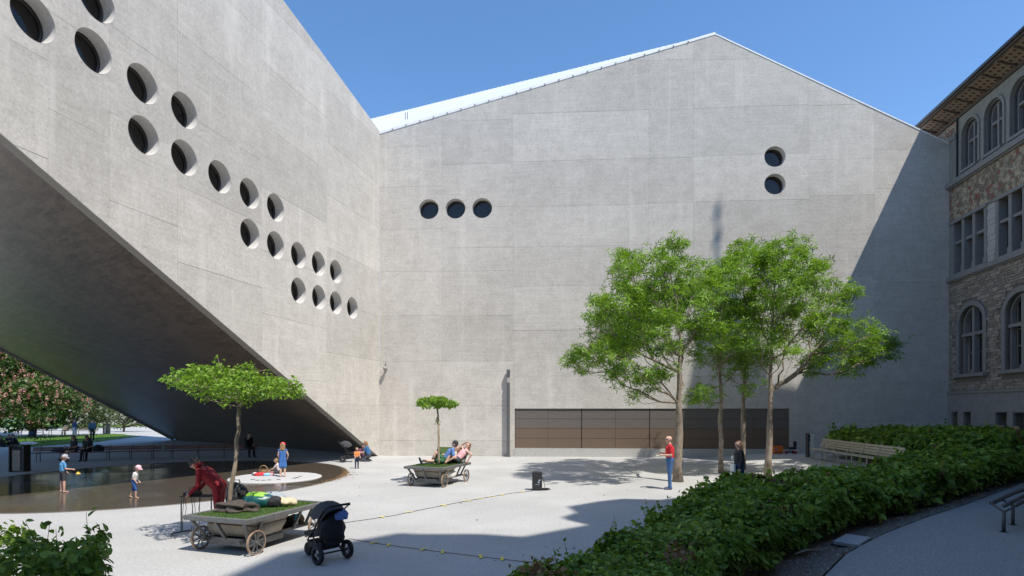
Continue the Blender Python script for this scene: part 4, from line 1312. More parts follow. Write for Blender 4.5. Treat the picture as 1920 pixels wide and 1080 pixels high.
# dead leaves drifted against the right rim of the pool and lying about the plaza
Q = []
for i in range(700):
    a = nrg.normal(.12, .16); rr = PR + abs(nrg.normal(0, .10)) * (1 if nrg.random() < .85 else 3) - .1
    Q.append((PC.x + rr * math.cos(a), PC.y + rr * PK * math.sin(a), .016))
for i in range(60): 
    Q.append((nrg.uniform(-9, 9), nrg.uniform(9, 31), .008))
Q = np.array(Q)
tag(scatter('fallen_leaves', Q, np.tile(np.array((0, 0, 1.0)), (len(Q), 1)), nrg.uniform(.04, .10, len(Q)), LEAF_SIMPLE, 'dry_leaf', None, .25), kind='stuff')

# withered sprays in the hedge, and litter on the soil strip
for c, n_ in ((P(1272, 1042, 6.6), 70), (P(1010, 1072, 5.6), 60)):
    q = np.array(c)[None, :] + nrg.normal(0, .07, (n_, 3)) * np.array((1.6, 1.2, .9))
    w = scatter('withered_leaves', q, np.tile(np.array((0, -.3, .6)), (n_, 1)), nrg.uniform(.04, .09, n_), LEAF_OVAL, 'dry_leaf', COL.objects['hedge'], .7, tuple(COL.objects['hedge'].location)); tag(w, kind='stuff')
Q = []; S_ = []
for i in range(1500):
    k = nrg.integers(0, len(EDGE) - 1); f = nrg.random(); a, b = EDGE[k], EDGE[k + 1]
    x = a[0] + (b[0] - a[0]) * f - nrg.random() * 1.1 * .69; y = a[1] + (b[1] - a[1]) * f + nrg.random() * .0 + 1.1 * .0
    d = nrg.random() * 1.0; x = a[0] + (b[0] - a[0]) * f - .68 * d; y = a[1] + (b[1] - a[1]) * f + .70 * d
    (Q if nrg.random() < .45 else S_).append((x, y, ground_h(x, y) + .012))
Q = np.array(Q); S_ = np.array(S_)
tag(scatter('leaf_litter', Q, np.tile(np.array((0, 0, 1.0)), (len(Q), 1)), nrg.uniform(.03, .08, len(Q)), LEAF_SIMPLE, 'dry_leaf', None, .35), kind='stuff')
PEB = (np.array([(-.5, -.4, 0), (.5, -.35, 0), (.45, .4, 0), (-.4, .45, 0), (-.2, -.15, .4), (.25, -.1, .42), (.15, .2, .38)]), [(0, 1, 5, 4), (1, 2, 6, 5), (2, 3, 4, 6), (3, 0, 4), (4, 5, 6)])
mat('pebble', (.30, .28, .25), .9, 0, .35, 8)
tag(scatter('pebbles', S_ - np.array((0, 0, .01)), np.tile(np.array((0, 0, 1.0)), (len(S_), 1)), nrg.uniform(.015, .05, len(S_)), PEB, 'pebble', None, .1), kind='stuff')
# ================================================================== carts with trees
mat('cart_steel', (0.17, 0.168, 0.162), .5, .3, .2, 14)
mat('wheel_steel', (0.17, 0.165, 0.16), .45, .5, .15, 20)
mat('rust_wood', (0.36, 0.235, 0.15), .8, 0, .3, 12)
mat('burlap', (0.40, 0.35, 0.285), .95, 0, .18, 60, .4)
mat('turf_base', (0.06, 0.10, 0.025), .95, 0, .3, 25)
mat('rust_band', (0.16, 0.075, 0.04), .8, 0, .3, 15)
CW, CL, CH = 0.71, 1.06, 0.70                       # half width, half length, deck height
def wheel(cart, x, y, r=.225):
    w = MB(); M = Matrix.Rotation(R(90), 4, 'Y')
    w.lathe([(r - .016, -.019), (r, -.019), (r, .019), (r - .016, .019), (r - .016, -.019)], 28, (x, y, r), M)
    wo = w.build('wheel', 'rust_wood', cart)
    w = MB(); w.lathe([(r - .034, -.015), (r - .016, -.015), (r - .016, .015), (r - .034, .015), (r - .034, -.015)], 28, (x, y, r), M); w.build('rim', 'wheel_steel', wo)
    w = MB(); w.lathe([(.0, -.05), (.032, -.05), (.036, .0), (.032, .05), (0, .05)], 12, (x, y, r), M); w.build('hub', 'wheel_steel', wo)
    for i in range(8):
        a = math.pi * i / 4 + .2
        s = MB(); s.bar((x, y + .03 * math.cos(a), r + .03 * math.sin(a)), (x, y + (r - .03) * math.cos(a), r + (r - .03) * math.sin(a)), .022, .012, (1, 0, 0)); s.build('spoke', 'wheel_steel', wo)
def cart(label, loc, rz, back):
    t = thing('tree_cart', label, 'planter cart', loc, rz, 'lounger carts with turf decks')
    y1 = CL if not back else CL - .12
    rails = [((-CW, -CL), (CW, -CL)), ((CW, -CL), (CW, CL)), ((CW, CL), (-CW, CL)), ((-CW, CL), (-CW, -CL))]
    for (a, b) in rails:
        d = Vector((b[0] - a[0], b[1] - a[1], 0)).normalized() * .045
        m = MB(); m.rbox(((a[0] + b[0]) / 2, (a[1] + b[1]) / 2, CH - .045), (abs(b[0] - a[0]) + .088, .09, .09) if a[1] == b[1] else (.09, abs(b[1] - a[1]) - .094, .09), .012); m.build('deck_rail', 'cart_steel', t)
    m = MB(); m.box((0, 0, CH - .05), (2 * CW - .092, 2 * CL - .092, .06)); m.build('deck', 'turf_base', t)
    n = 5200
    p = np.column_stack((nrg.uniform(-CW + .05, CW - .05, n), nrg.uniform(-CL + .05, CL - .05, n), np.full(n, CH - .022)))
    up = np.tile(np.array((0, 0, 0.0)), (n, 1))
    g = scatter('turf', p, nrg.normal(0, 1, (n, 3)) * np.array((1, 1, .15)), nrg.uniform(.025, .05, n), (np.array([(-.16, 0, 0), (.16, 0, 0), (.0, 1, .0)]), [(0, 1, 2)]), 'turf_blade', t, .1)
    # blades stand up
    me = g.data; co = np.zeros(len(me.vertices) * 3); me.vertices.foreach_get('co', co); co = co.reshape(-1, 3, 3)
    tipv = co[:, 0:1, :] * .5 + co[:, 1:2, :] * .5
    co[:, 2, :] = tipv[:, 0, :] + np.column_stack((nrg.normal(0, .008, n), nrg.normal(0, .008, n), nrg.uniform(.02, .042, n)))
    me.vertices.foreach_set('co', co.reshape(-1)); me.update(); tag(g, kind='stuff')
    zb = .235
    for x in (-.43, .43):
        m = MB(); m.box((x, 0, zb), (.055, 1.95, .055)); m.build('lower_rail', 'cart_steel', t)
    for y in (-.78, .90):
        m = MB(); m.box((0, y, zb + .002), (1.28, .05, .05)); m.build('axle', 'cart_steel', t)
    for x in (-.62, -.05, .62):
        m = MB(); m.bar((x, -CL + .03, CH - .09), (x * .80, -.80, zb + .02), .065, .05); m.build('strut', 'cart_steel', t)
    for x in (-.66, .66):
        for y in (-.62, .45, .80):
            m = MB(); m.bar((x, y, CH - .09), (x * .70, y, zb), .045, .045); m.build('strut', 'cart_steel', t)
    for x in (-.66, .66):
        for y in (-.78, .90): wheel(t, x, y)
    # root ball in sacking on its tray
    m = MB()
    y0, yb = -.70, .10
    prof = [(.30, .50), (.42, .54), (.50, .60), (.585, .64)]
    prev = None
    rows = []
    for k, (z, w) in enumerate(((.27, .47), (.36, .52), (.46, .56), (.50, .545), (.56, .60), (.61, .63))):
        g_ = .02 + .02 * math.sin(k * 2.0)
        rows.append([Vector((sx * w, (yb if sy > 0 else y0) + sy * (w - .5) * .5, z)) for sx, sy in ((-1, -1), (-.4, -1.06), (.3, -1.0), (1, -1), (1.03, -.2), (1, 1), (.3, 1.05), (-.4, 1), (-1, 1), (-1.04, .2))])
        for i, v in enumerate(rows[-1]):
            if i in (4, 9): v.y = (y0 + yb) / 2
            v += Vector((rng.uniform(-.014, .014), rng.uniform(-.014, .014), 0))
    V = [v for r_ in rows for v in r_]; k = 10
    Fs = [(j * k + i, j * k + (i + 1) % k, (j + 1) * k + (i + 1) % k, (j + 1) * k + i) for j in range(len(rows) - 1) for i in range(k)] + [tuple(range(k - 1, -1, -1))]
    m.add(V, Fs); rbl = m.build('root_ball', 'burlap', t, True)
    m = MB(); m.tube([rows[3][i] * 1.0 + Vector((0, 0, .0)) + Vector((0, -.012, 0)) for i in range(4)] + [rows[3][4], rows[3][5]], .012, 5); m.build('rope', 'rust_band', rbl)
    m = MB(); m.rbox((0, -.32, .17), (.98, .90, .12), .01); m.build('tray', 'cart_steel', t)
    m = MB(); m.box((0, .55, .20), (.8, .85, .02)); m.build('shelf', 'cart_steel', t)
    if back:
        m = MB(); a = Vector((0, CL - .42, CH)); b = Vector((0, CL + .12, CH + .50))
        M = Matrix.Rotation(math.atan2(b.z - a.z, b.y - a.y), 3, 'X')
        m.rbox((a + b) / 2 + Vector((0, .02, 0)), (1.34, (b - a).length, .09), .02, M); bk = m.build('backrest', 'cart_steel', t)
        m = MB(); m.rbox((a + b) / 2 + Vector((0, -.015, .045)), (1.22, (b - a).length - .06, .03), .01, M); m.build('back_turf', 'turf_base', bk)
        for x in (-.55, .55):
            m = MB(); m.bar((x, CL - .1, CH - .02), (x, CL + .08, CH + .42), .03); m.build('prop', 'cart_steel', t)
    return t
c1 = cart('near steel cart with turf deck carrying bags and a leaning young tree', (-5.07, 11.65, 0), R(-19.3), False)
c2 = cart('far steel cart with raised backrest where people lie around a small tree', (-2.62, 20.75, 0), R(-21.6), True)
b1 = Vector((-5.66, 11.6, .69)); tp1 = Vector((-5.46, 11.65, 2.72))
cr = []
for x, y, rr, d in ((330, 716, 22, .2), (352, 712, 28, -.3), (380, 706, 34, .3), (410, 700, 32, -.4), (440, 712, 38, .4), (455, 735, 30, -.2), (478, 712, 30, -.3), (505, 722, 32, .3), (535, 730, 30, -.1), (556, 732, 20, .3), (425, 738, 28, .5), (400, 728, 30, .7), (370, 722, 28, -.6), (490, 735, 26, .8), (460, 700, 22, .9), (430, 728, 30, -.8), (510, 738, 24, -.6), (392, 742, 16, -.1), (447, 752, 16, 0)):
    c = P(x, y, 11.65 + d); r_ = rr / F * 11.65; cr.append((c + Vector((0, 0, rng.uniform(-.05, .07))), (r_ * .98, r_ * 1.45, r_ * .60)))
    if rng.random() < .8: cr.append((c + Vector((rng.uniform(-.1, .1), rng.uniform(-.2, .2), r_ * rng.uniform(.5, .95))), (.09, .11, .11)))
    if rng.random() < .4: cr.append((c + Vector((rng.uniform(-.15, .15), rng.uniform(-.2, .2), -r_ * rng.uniform(.5, .9))), (.10, .12, .09)))
umbrella_tree('wide flat crowned young tree leaning up from the near cart', b1, tp1, 440, cr, 4300, .078, .046, 41)
b2 = G(822, 871.5, .69); tp2 = P(820, 768, 20.9)
cr = []
for x, y, rr, d in ((792, 756, 13, 0), (806, 752, 13, .3), (820, 754, 15, -.3), (836, 755, 13, .2), (849, 758, 11, 0), (815, 752, 12, .8), (828, 752, 12, -.8), (842, 762, 9, .5), (800, 760, 9, -.6), (820, 763, 9, 0)):
    c = P(x, y, 20.8 + d); r_ = rr / F * 20.8; cr.append((c + Vector((0, 0, rng.uniform(-.03, .04))), (r_ * .9, r_ * 1.4, r_ * .6)))
    if rng.random() < .6: cr.append((c + Vector((rng.uniform(-.05, .05), 0, r_ * .6)), (.06, .08, .06)))
umbrella_tree('small table shaped tree on a bare stem rising from the far cart', b2, tp2, 820, cr, 2300, .085, .045, 43, P(820, 791, 20.85))

# ---- things lying on and under the near cart
def lump(name, label, cat, c, r, m, seed, flat_=.0, sub=3, rz=0, amp=.18, group=None, freq=2.6):
    "soft crumpled bag or garment resting with its underside at c.z"
    g = random.Random(seed)
    bm = bmesh.new(); bmesh.ops.create_icosphere(bm, subdivisions=sub, radius=1)
    ph = [g.uniform(0, 6.3) for _ in range(9)]
    M = Matrix.Rotation(rz, 3, 'Z')
    for v in bm.verts:
        p = v.co.copy()
        k = 1 + amp * (math.sin(p.x * freq + ph[0]) * math.sin(p.y * freq * 1.2 + ph[1]) + .6 * math.sin(p.z * 5 + p.x * 4 + ph[2]) * math.sin(p.y * 6 + ph[3]) + .4 * abs(math.sin(p.x * 9 + p.y * 5 + ph[4])))
        q = Vector((p.x * r[0], p.y * r[1], p.z * r[2])) * k
        q.z = max(q.z, -r[2] * .55)
        v.co = M @ q + Vector((0, 0, r[2] * .55))
    me = bpy.data.meshes.new(name); bm.to_mesh(me); bm.free()
    me.materials.append(MATS[m] if isinstance(m, str) else m); me.polygons.foreach_set('use_smooth', [True] * len(me.polygons))
    o = link(name, me); o.location = c
    return tag(o, label, cat, group)
def on_cart(t, x, y, z=CH):
    M = Matrix.Translation(t.location) @ Matrix.Rotation(t.rotation_euler.z, 4, 'Z')
    return M @ Vector((x, y, z))
mat('black_cloth', (0.018, 0.018, 0.021), .75, 0, .3, 30, .2)
mat('brown_cloth', (0.075, 0.058, 0.048), .85, 0, .3, 25, .3)
mat('teal_cloth', (0.012, 0.09, 0.095), .35, 0, .35, 14, .3)
mat('lime_cloth', (0.30, 0.58, 0.06), .5, 0, .2, 14, .2)
mat('beige_cloth', (0.62, 0.50, 0.33), .8, 0, .15, 14, .3)
mat('grey_cloth', (0.33, 0.36, 0.40), .6, 0, .15, 14, .3)
rz1 = R(-19.3)
def cart1_at(px, py, z=CH): return G(px, py, z)
bp = lump('backpack', 'big black rucksack standing upright on the turf behind the leaning trunk', 'rucksack', cart1_at(444, 946), (.24, .19, .30), 'black_cloth', 3, rz=rz1, amp=.08)
for s in (-.09, .09):
    mb = MB(); mb.tube([(s, -.19, .08), (s, -.235, .2), (s, -.21, .36), (s, -.1, .46)], .018, 6); mb.build('strap', mat('strap_grey', (.10, .10, .105), .7), bp, True)
mb = MB(); mb.rbox((0, -.20, .14), (.24, .09, .17), .03); mb.build('pocket', 'black_cloth', bp, True)
mb = MB(); mb.tube([(-.07, 0, .45), (-.05, 0, .51), (.05, 0, .51), (.07, 0, .45)], .014, 6); mb.build('loop', 'strap_grey', bp, True)
lump('jacket', 'crumpled brown jacket dropped on the turf at the foot of the trunk', 'jacket', cart1_at(446, 957), (.34, .17, .10), 'brown_cloth', 8, rz=rz1 + .35, amp=.42, freq=4.6, sub=4)
sb = lump('sleeping_bag', 'teal and lime bundle of rain jackets on the cart turf', 'jacket', cart1_at(484, 949), (.34, .21, .16), 'teal_cloth', 12, rz=.1, amp=.16)
lump('lime_panel', None, None, (0, 0, 0), (.24, .16, .10), 'lime_cloth', 14, amp=.12).parent = sb
COL.objects['lime_panel'].location = (-.02, .05, .13)
lump('bag', 'dark blue black bag squeezed between the teal bundle and the beige trousers', 'bag', cart1_at(513, 948.5), (.17, .14, .13), 'black_cloth', 17, amp=.16)
lump('blanket', 'pale grey folded blanket behind the teal bundle on the cart', 'blanket', cart1_at(510, 942), (.30, .18, .14), 'grey_cloth', 19, amp=.12, rz=.2)
lump('trousers', 'beige trousers left in a heap at the far side of the turf', 'trousers', cart1_at(531, 947), (.24, .14, .10), 'beige_cloth', 23, amp=.24, rz=-.15)
lump('travel_bag', 'dark holdall stowed on the shelf under the near cart', 'bag', on_cart(c1, .05, .45, .211), (.30, .26, .16), 'black_cloth', 29, rz=rz1)
lump('sack', 'tan bag with red trim on the shelf under the near cart', 'bag', on_cart(c1, .18, .86, .211), (.17, .12, .15), mat('tan_cloth', (.42, .27, .17), .8, 0, .3, 9), 31, rz=rz1)
bt = thing('water_bottle', 'clear bottle with bright blue top standing under the near cart', 'bottle', on_cart(c1, .40, .62, .263))
MB().lathe([(0, 0), (.035, 0), (.036, .12), (.033, .15)], 12).build('body', mat('clear_plastic', (.45, .5, .53), .15), bt, True)
MB().lathe([(.0405, .10), (.041, .20), (.02, .225), (0, .23)], 12).build('cap', mat('cyan_plastic', (.02, .42, .75), .35), bt, True)
lump('white_bag', 'white cloth bag hanging in the frame under the far cart', 'bag', on_cart(c2, .42, -.05, .27), (.24, .36, .17), mat('white_cloth', (.70, .68, .63), .8, 0, .06, 9), 37, rz=R(-21), amp=.14)

# ---- small table with music gear beside the near cart
tb_ = thing('gear_stand', 'thin folding stand on castors carrying audio gear beside the near cart', 'stand', G(349, 1003))
zt = .80
MB().box((.12, .22, zt), (.62, .30, .022)).build('top', 'black_cloth', tb_)
for x, y in ((-.15, .08), (.36, .34)):
    m = MB(); m.tube([(x, y, .0 + .06), (x, y, zt)], .014, 8); m.build('leg', mat('stand_grey', (.12, .12, .125), .45, .5), tb_)
    m = MB(); m.bar((x - .10, y - .16, .05), (x + .10, y + .16, .05), .03); m.build('foot', 'stand_grey', tb_)
    for s in (-1, 1):
        m = MB(); m.lathe([(0, -.012), (.035, -.012), (.035, .012), (0, .012)], 12, (x + s * .10, y + s * .16, .035), Matrix.Rotation(R(90), 4, 'X')); m.build('castor', mat('castor_rubber', (.22, .21, .19), .7), tb_)
m = MB()
m.bar((-.15, .08, .35), (.36, .34, .35), .012); m.build('crossbar', 'stand_grey', tb_)
mx = thing('audio_mixer', 'small black audio mixer with knobs on the thin stand', 'mixer', tb_.matrix_basis @ Vector((.02, .22, zt + .011)))
MB().rbox((0, 0, .04), (.30, .22, .075), .01).build('case', 'black_cloth', mx)
MB().box((-.03, -.112, .05), (.08, .006, .035)).build('screen', mat('pale_screen', (.35, .42, .5), .3), mx)
for i in range(5):
    for j in range(2): MB().lathe([(.013, .077), (.012, .105), (0, .105)], 8, (-.11 + i * .055, -.05 + j * .07, 0)).build('knob', 'stand_grey', mx)
for i in range(5):
    MB().tube([(-.12 + .05 * i, .08, .08), (-.12 + .05 * i, .10, .16), (-.14 + .05 * i, .13, .17), (-.15 + .05 * i, .15, .05)], .006, 5).build('plug_lead', 'black_cloth', mx, True)
cbl = MB()
for i in range(7):
    x = -.16 + i * .07 + rng.uniform(-.02, .02); y = .09 + rng.uniform(-.02, .12)
    cbl.tube([(x, y, zt - .01), (x + rng.uniform(-.04, .04), y, .55), (x + rng.uniform(-.06, .06), y - .02, .3), (x + rng.uniform(-.05, .05), y, .06 + .2 * (i % 2))], .006, 5)
cbl.build('cables', 'black_cloth', tb_, True)

# ---- loudspeaker, leads taped to the ground
spk = thing('loudspeaker', 'black portable loudspeaker with white mark standing on the plaza', 'loudspeaker', G(1007, 919))
MB().rbox((0, 0, .31), (.32, .30, .60), .02).build('cabinet', mat('speaker_black', (.022, .022, .024), .55, 0, .15, 40), spk)
MB().box((0, -.153, .31), (.27, .008, .54)).build('grille', mat('grille_black', (.035, .035, .038), .5, .3, .3, 90), spk)
lg = MB(); lg.prism([(.02, -.159, .30), (.10, -.159, .33), (.11, -.159, .37), (.05, -.159, .36)], (0, .003, 0)); lg.prism([(.01, -.159, .25), (.06, -.159, .25), (.08, -.159, .29), (.03, -.159, .295)], (0, .003, 0)); lg.build('badge', 'pale_screen', spk)
MB().box((0, -.159, .20), (.14, .003, .012)).build('badge', 'pale_screen', spk)
MB().box((0, 0, .615), (.12, .03, .02)).build('handle', 'speaker_black', spk)
ld = MB(); o = Vector(spk.location)
ld.tube([o + Vector((.165, .05, .45)), o + Vector((.22, .03, .3)), o + Vector((.27, -.02, .02)), o + Vector((.36, -.03, .02)), o + Vector((.46, .02, .015))], .009, 5)
for i in range(5):
    a = [o + Vector((.24 + .10 * math.cos(q * 1.1 + i) * (1 + .2 * i), -.02 + .07 * math.sin(q * 1.1 + i), .012 + .012 * i)) for q in range(7)]
    ld.tube(a, .009, 5)
tag(ld.build('coiled_lead', 'black_cloth', None, True), 'tangle of black lead lying right beside the loudspeaker', 'cable')
def taped(name, label, pix, m, tapes, r=.008):
    pts = [G(x, y, .008) for x, y in pix]
    fine = []
    for a, b in zip(pts, pts[1:]):
        n_ = max(2, int((b - a).length / .4))
        for i in range(n_): fine.append(a.lerp(b, i / n_) + Vector((rng.uniform(-.01, .01), rng.uniform(-.012, .012), .0)))
    fine.append(pts[-1])
    t = thing(name, label, 'cable', pts[0])
    mb = MB(); mb.tube([p - pts[0] for p in fine], r, 6); mb.build('lead', m, t, True)
    for x, y in tapes:
        c = G(x, y, .0)
        j = min(range(len(fine) - 1), key=lambda i: (fine[i] - c).length)
        d = (fine[j + 1] - fine[j]).normalized(); s = Vector((d.y, -d.x, 0))
        a = rng.uniform(.5, 1.2); s = (s * math.sin(a) + d * math.cos(a)) if rng.random() < .6 else s
        w = .028; L = rng.uniform(.09, .13); q = fine[j] - pts[0]; q.z = 0
        b = Vector((-s.y, s.x, 0))
        V = []
        for k, z in ((-1, .010), (-.25, .012), (0, .022), (.25, .012), (1, .010)):
            V += [q + s * (k * L) + b * w + Vector((0, 0, z)), q + s * (k * L) - b * w + Vector((0, 0, z))]
        mb = MB().add(V, [(2 * i, 2 * i + 1, 2 * i + 3, 2 * i + 2) for i in range(4)]); mb.build('tape_strip', 'yellow_tape', t)
    return t
mat('yellow_tape', (.80, .64, .06), .5, 0, .1, 20)
mat('dark_lead', (.03, .03, .03), .6); mat('brown_lead', (.20, .13, .06), .6)
taped('extension_lead', 'dark lead running from the pushchair to the loudspeaker, taped down', [(640, 981), (690, 974), (740, 966), (790, 955.5), (850, 944), (900, 935), (960, 924.5), (998, 920.5)], 'dark_lead', [(708, 970.5), (769, 959.5), (838, 947.5), (868, 941.5), (898, 935.5), (910, 933), (934, 929.5), (978, 922.8)], .0065)
taped('extension_lead', 'brown lead with yellow tape crossing the shaded ground towards the hedge', [(655, 1010), (700, 1018), (760, 1026), (830, 1035), (900, 1044), (985, 1053), (1060, 1062)], 'brown_lead', [(702, 1018), (729, 1021.5), (784, 1029), (838, 1036), (889, 1042), (953, 1050)], .0055)

# ---- pushchairs
def pushchair(label, loc, rz, full=True, s=1.0, group='pushchairs'):
    t = thing('pushchair', label, 'pushchair', loc, rz, group); t.scale = (s, s, s)
    blk = 'pram_black'
    for x in (-.30, .30):
        m = MB(); M = Matrix.Rotation(R(90), 4, 'Y')
        m.lathe([(.10, -.03), (.14, -.034), (.165, -.022), (.17, 0), (.165, .022), (.14, .034), (.10, .03), (.10, -.03)], 24, (x, -.32, .17), M); w = m.build('wheel', mat('tyre_rubber', (.02, .02, .021), .8), t, True)
        m = MB(); m.lathe([(0, -.03), (.03, -.03), (.03, .03), (0, .03)], 12, (x, -.32, .17), M); m.build('hub', 'pram_grey', w)
        for i in range(3):
            a = 2.094 * i; m = MB(); m.bar((x, -.32, .17), (x, -.32 + .11 * math.cos(a), .17 + .11 * math.sin(a)), .03, .016, (1, 0, 0)); m.build('spoke', 'pram_grey', w)
    m = MB(); M = Matrix.Rotation(R(90), 4, 'Y')
    for x in (-.035, .035): m.lathe([(.0, -.02), (.10, -.022), (.125, 0), (.10, .022), (0, .02)], 18, (x, .40, .125), M)
    m.build('wheel', 'tyre_rubber', t, True)
    m = MB()
    m.tube([(-.30, -.32, .17), (.30, -.32, .17)], .016, 8)
    for x in (-.2, .2):
        m.tube([(x, -.32, .17), (x * .85, -.1, .30), (x * .3, .36, .20)], .015, 8)
        m.tube([(x, .16, .34), (x * 1.15, -.12, .60), (x * 1.15, -.36, .92), (x * 1.1, -.50, 1.0)], .014, 8)
        m.tube([(x, -.26, .20), (x * 1.05, -.02, .45)], .013, 8)
    m.build('chassis', mat('pram_frame', (.03, .03, .032), .4, .5), t, True)
    m = MB(); m.tube([(-.22, -.50, 1.0), (-.20, -.53, 1.015), (.20, -.53, 1.015), (.22, -.50, 1.0)], .021, 10); m.build('handle', blk, t, True)
    # seat shell and basket
    m = MB(); m.prism([(-.20, .26, .44), (-.20, .05, .40), (-.20, -.16, .46), (-.20, -.33, .90), (-.20, -.28, .92), (-.20, -.10, .52), (-.20, .05, .47), (-.20, .26, .50)], (.40, 0, 0)); m.build('seat', blk, t)
    m = MB(); m.rbox((0, -.02, .275), (.36, .46, .15), .04); m.build('basket', blk, t, True)
    # hood: a quarter shell
    m = MB(); n1, n2 = 12, 9; V = []
    for i in range(n1 + 1):
        a = R(20) + R(118) * i / n1
        for j in range(n2):
            b = math.pi * j / (n2 - 1)
            rr = .36
            V.append(Vector((-.225 * math.cos(b) * (1.0), -.20 + rr * math.cos(a) * (.35 + .65 * math.sin(b) ** .4), .70 + rr * math.sin(a) * (.18 + .82 * math.sin(b) ** .5))))
    Fs = [(i * n2 + j, i * n2 + j + 1, (i + 1) * n2 + j + 1, (i + 1) * n2 + j) for i in range(n1) for j in range(n2 - 1)]
    m.add(V, Fs); m.build('hood', mat('pram_hood', (.045, .047, .053), .8, 0, .15, 20), t, True)
    return t
mat('pram_black', (.014, .014, .016), .7, 0, .3, 30, .2); mat('pram_grey', (.25, .25, .26), .4, .4)
pc = G(625, 1040)
ps = pushchair('black three wheeled pushchair beside the near cart, seen from behind', (-3.40, 10.42, 0), R(51), s=1.0)
M = Matrix.Translation(ps.location) @ Matrix.Rotation(ps.rotation_euler.z, 4, 'Z')
lump('jacket', 'black jacket hung over the back of the near pushchair', 'jacket', M @ Vector((.0, -.33, .42)), (.24, .11, .26), 'black_cloth', 51, rz=R(51), amp=.14)
lump('towel', 'blue cloth stuffed behind the handle of the near pushchair', 'cloth', M @ Vector((.10, -.44, .74)), (.12, .06, .10), mat('blue_cloth', (.16, .28, .62), .8, 0, .15, 12), 53, rz=R(51), amp=.2)
lump('carrier_bag', 'black bag dangling below the jacket on the near pushchair', 'bag', M @ Vector((.05, -.30, .30)), (.20, .10, .16), 'black_cloth', 55, rz=R(51), amp=.1)
p2 = G(655, 866)
pushchair('black pushchair beside the seated group at the foot of the bridge', (p2.x, p2.y, 0), R(-75), s=1.0)

# ---- litter bins
def bin_(label, loc, rz, s=1.0, front='bin_front'):
    t = thing('litter_bin', label, 'bin', loc, rz, 'litter bins'); t.scale = (s, s, s)
    for x in (-.27, .27):
        MB().rbox((x, 0, .56), (.05, .44, 1.12), .01).build('side', 'bin_dark', t)
    MB().rbox((0, .02, .50), (.47, .36, .92), .015).build('body', 'bin_dark', t)
    MB().box((-.02, -.175, .48), (.30, .02, .86)).build('front_panel', front, t)
    MB().rbox((0, 0, 1.11), (.47, .44, .05), .01).build('top', 'bin_dark', t)
    MB().box((0, -.17, 1.0), (.40, .012, .12)).build('slot', 'gate_back', t)
    return t
mat('bin_dark', (.055, .055, .05), .5, .3); mat('bin_front', (.33, .29, .21), .7, 0, .2, 14); mat('bin_pale', (.55, .55, .53), .6)
bin_('dark litter bin with pale front panel at the edge of the pool', G(37, 884), R(8))
bin_('distant pale litter bin standing on the sunny park path', G(200, 813.5), R(-20), .95, 'bin_pale')

# ---- benches
mat('bench_beige', (.46, .40, .31), .7, 0, .14, 12); mat('bench_brown', (.17, .075, .045), .6, 0, .2, 10); mat('bench_pale', (.50, .46, .36), .7); mat('bench_steel', (.10, .10, .10), .4, .6)
def bench(label, a, b, slat_m, seat_slats=4, back_slats=3, seat_h=.45, depth=.42, n_leg=5, face=1, legm='bench_steel', zf=None, group='park benches', pale_frame=False):
    "bench from ground point a to b; the sitter faces to the left of a->b when face=1"
    a, b = Vector(a), Vector(b); L = (b - a).length; d = (b - a).normalized(); s = Vector((-d.y, d.x, 0)).normalized() * face
    t = thing('slatted_bench', label, 'bench', a, 0, group)
    Z = Vector((0, 0, 1)); W = d
    dz = Vector((0, 0, 0))
    for i in range(seat_slats):
        o = s * (depth * (.5 - (i + .5) / seat_slats))
        m = MB(); m.bar(o + Z * seat_h, o + (b - a) + Z * seat_h, depth / seat_slats - .018, .035); m.build('seat_slat', slat_m, t)
    for i in range(back_slats):
        o = -s * (depth * .5 + .05 + .035 * i) + Z * (seat_h + .12 + i * .105)
        m = MB(); m.bar(o, o + (b - a), .03, .088); m.build('back_slat', slat_m, t)
    for i in range(n_leg):
        o = (b - a) * ((i + .35) / (n_leg - .3))
        g = ground_h(*(a + o).xy) - a.z if a.x > 0 else 0
        for q in (-1, 1):
            m = MB(); m.bar(o + s * (q * depth * .42) + Z * (g - .01), o + s * (q * depth * .36) + Z * (seat_h - .02), .035, .035); m.build('leg', legm, t)
        m = MB(); m.bar(o - s * depth * .36 + Z * (seat_h - .02), o - s * (depth * .5 + .05 + .035 * back_slats) + Z * (seat_h + .12 + back_slats * .105), .03, .03); m.build('back_support', legm, t)
        m = MB(); m.bar(o - s * depth * .4 + Z * (seat_h - .03), o + s * depth * .45 + Z * (seat_h - .03), .03, .03); m.build('bearer', legm, t)
    return t
A_ = Vector((14.25, 27.4, ground_h(14.25, 27.4))); B_ = Vector((13.75, 20.9, ground_h(13.75, 20.9)))
bench('long pale slatted bench in the shade before the hedge block', A_, B_, 'bench_beige', 4, 4, .46, .44, 6, -1, 'bench_beige', group=None)
bench('long brown bench under the bridge where two women sit by the pool', G(56, 866.5), G(300, 861.5), 'bench_brown', 3, 2, .45, .45, 6, -1, group='brown benches along the pool under the bridge')
bench('right hand stretch of brown bench, deep in shade under the bridge', G(305, 861.5), G(482, 858), 'bench_brown', 3, 2, .45, .45, 4, -1, group='brown benches along the pool under the bridge')
bench('pale park bench on the sunny path where the red capped person sits', G(112, 816), G(178, 816.5), 'bench_pale', 3, 3, .45, .42, 3, -1, 'bench_pale', group=None)
bench('empty dark park bench in the shade below the chestnut tree', G(28, 815.5), G(104, 815.5), 'bin_dark', 3, 3, .45, .42, 3, -1, group=None)
